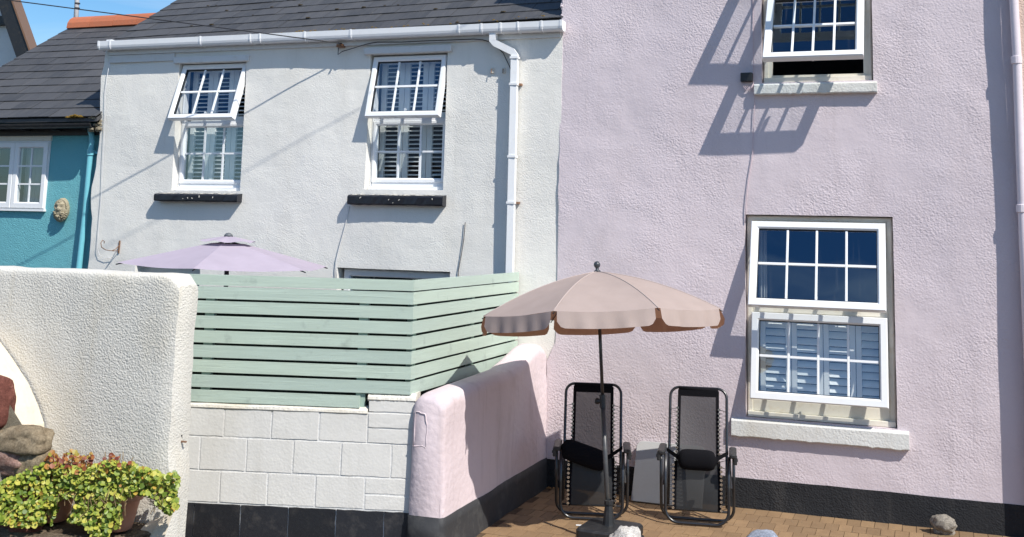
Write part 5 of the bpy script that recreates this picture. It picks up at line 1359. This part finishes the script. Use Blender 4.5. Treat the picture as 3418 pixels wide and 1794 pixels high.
wb = thing('wire_bracket', 'small rusty bracket with insulator holding the overhead wire under the gutter', 'bracket', tuple(W(1138, 155, 0)))
MB().box(W(1130, 155, -.02).x, W(1150, 155, -.02).x, -0.07, 0.0, W(1140, 160, -.02).z, W(1140, 150, -.02).z).build('plate', RUST, wb, bevel=0.004)
MB().tube([W(1143, 152, -0.03), W(1143, 150, -0.12)], 0.010, 8).build('insulator', paint_mat('brown_insulator', (0.12, 0.05, 0.02), 0.3, bump=0), wb)
w0 = V((-5.54, -0.09, 4.185)); wd = V((-1.502, -0.66, 0.161))
cable('overhead_wire', [w0+wd*t for t in (0, 0.15, 0.5, 1, 2, 4, 8, 14)], 0.006, CABLEB, 'black overhead wire crossing the sky and slates to the white wall', cat='wire')
w1p = V((-0.5, -0.02, 5.95)); wd1 = V((-2.3, -1.0, 0.2))
cable('overhead_wire', [w1p+wd1*t for t in (0, 0.5, 1, 2, 3, 5, 9)], 0.0042, CABLEB, 'second overhead wire above the picture whose thin shadow crosses the white wall', cat='wire')
cable('white_wall_cable', dpath([(1166, 690), (1158, 730), (1148, 770), (1134, 820), (1124, 862), (1121, 895), (1122, 930)], -0.012), 0.004, CABLEW, 'white painted cable curving down from the right black sill to the doorway')
cable('stray_wall_wire', dpath([(1553, 742), (1550, 775), (1548, 800), (1540, 850), (1530, 905), (1529, 930)], -0.014), 0.004, CABLEB, 'short black wire hanging on the white wall left of the downpipe')
cable('corner_cable', dpath([(368, 190), (352, 300), (350, 420), (345, 520), (340, 640), (330, 760), (325, 830), (332, 852), (352, 862), (372, 860)], -0.03), 0.0026, CABLEW, 'thin white cable following the left corner of the white wall')
hooks = []
for k, (px_, lab) in enumerate(((1644, 'left rusty wall plate beside the white downpipe'), (1683, 'right rusty wall plate beside the white downpipe'))):
    c = W(px_, 236, 0); h = thing('wall_plate', lab, 'wall plate', tuple(c), 'rusty plates by the downpipe')
    MB().box(c.x-0.016, c.x+0.016, -0.016, 0.004, c.z-0.028, c.z+0.026).build('plate', FLAKE, h, bevel=0.003)
    MB().tube([c+V((0, -0.008, 0.01)), c+V((0, -0.03, 0.01)), c+V((0, -0.034, -0.03))], 0.004, 5).build('hook', RUST, h)
# droppings on the upper lilac panes: thin dried streaks
# ================================================================== OPPOSITE SIDE OF THE STREET (seen in reflections)
for k, (x0, x1, hh, col) in enumerate(((-20, -12.5, 4.6, (0.35, 0.2, 0.15)), (-12.3, -5.5, 5.0, (0.6, 0.58, 0.52)), (9, 16, 4.8, (0.45, 0.4, 0.35)))):
    h = thing('street_house', ('brick-red', 'cream', 'buff')[k]+' house across the street behind the viewer', 'house', ((x0+x1)/2, -27, 0))
    mt = paint_mat('far_wall_%d' % k, col, 0.9)
    MB().box(x0, x1, -33, -26, 0, hh).build('wall', mt, h)
    mb = MB(); mb.add([(x0-.2, -25.7, hh), (x1+.2, -25.7, hh), (x1+.2, -29.5, hh+2.6), (x0-.2, -29.5, hh+2.6), (x0-.2, -33.3, hh), (x1+.2, -33.3, hh)], [(0, 1, 2, 3), (3, 2, 5, 4), (0, 3, 4), (1, 5, 2)]); mb.build('roof', SLATE, h)
    MB().box(x0+0.6, x0+1.4, -30, -29, hh+1.8, hh+3.6).build('chimney', mt, h)
    for i in range(3):
        for j in range(2):
            xx = x0+1.0+i*(x1-x0-2.6)/2; MB().box(xx, xx+1.0, -25.99, -25.9, 0.9+j*2.3, 2.0+j*2.3).build('window', UPVC, h)
            MB().box(xx+0.08, xx+0.92, -25.905, -25.88, 0.98+j*2.3, 1.92+j*2.3).build('pane', SEAL, h)

rnd = random.Random(21); mb = MB()
for i in range(150):
    t = rnd.random(); x = -3.24+rnd.random()**2*1.2; y = -0.03-abs(rnd.gauss(0, 0.03)); a = rnd.uniform(0, PI); r = rnd.uniform(0.004, 0.012)
    M = Matrix.Translation(V((x, y, 0.002+rnd.random()*0.006))) @ Matrix.Rotation(a, 4, 'Z') @ Matrix.Rotation(rnd.uniform(-.4, .4), 4, 'X'); mb.add([M @ V(p) for p in ((-r, -r*0.4, 0), (r, -r*0.3, 0), (r*0.7, r*0.5, 0.002), (-r*0.8, r*0.4, 0.001))], [(0, 1, 2, 3)])
lt_ = mb.build('leaf_litter', paint_mat('dry_leaf', (0.40, 0.20, 0.06), 0.8, bump=0)); tag(lt_, 'dry orange leaf litter swept into the corner of the lilac house and low wall', 'leaf litter'); lt_['kind'] = 'stuff'
mb = MB()
for i in range(260):
    x = rnd.uniform(-3.2, 0.7); y = rnd.uniform(-1.9, -0.05); r = rnd.uniform(0.0015, 0.004)
    mb.lathe([(0, -r*0.5), (r, 0), (0, r*0.8)], (x, y, 0.002), 5)
gr_ = mb.build('grit', GREYSTONE, patio); gr_['kind'] = 'stuff'
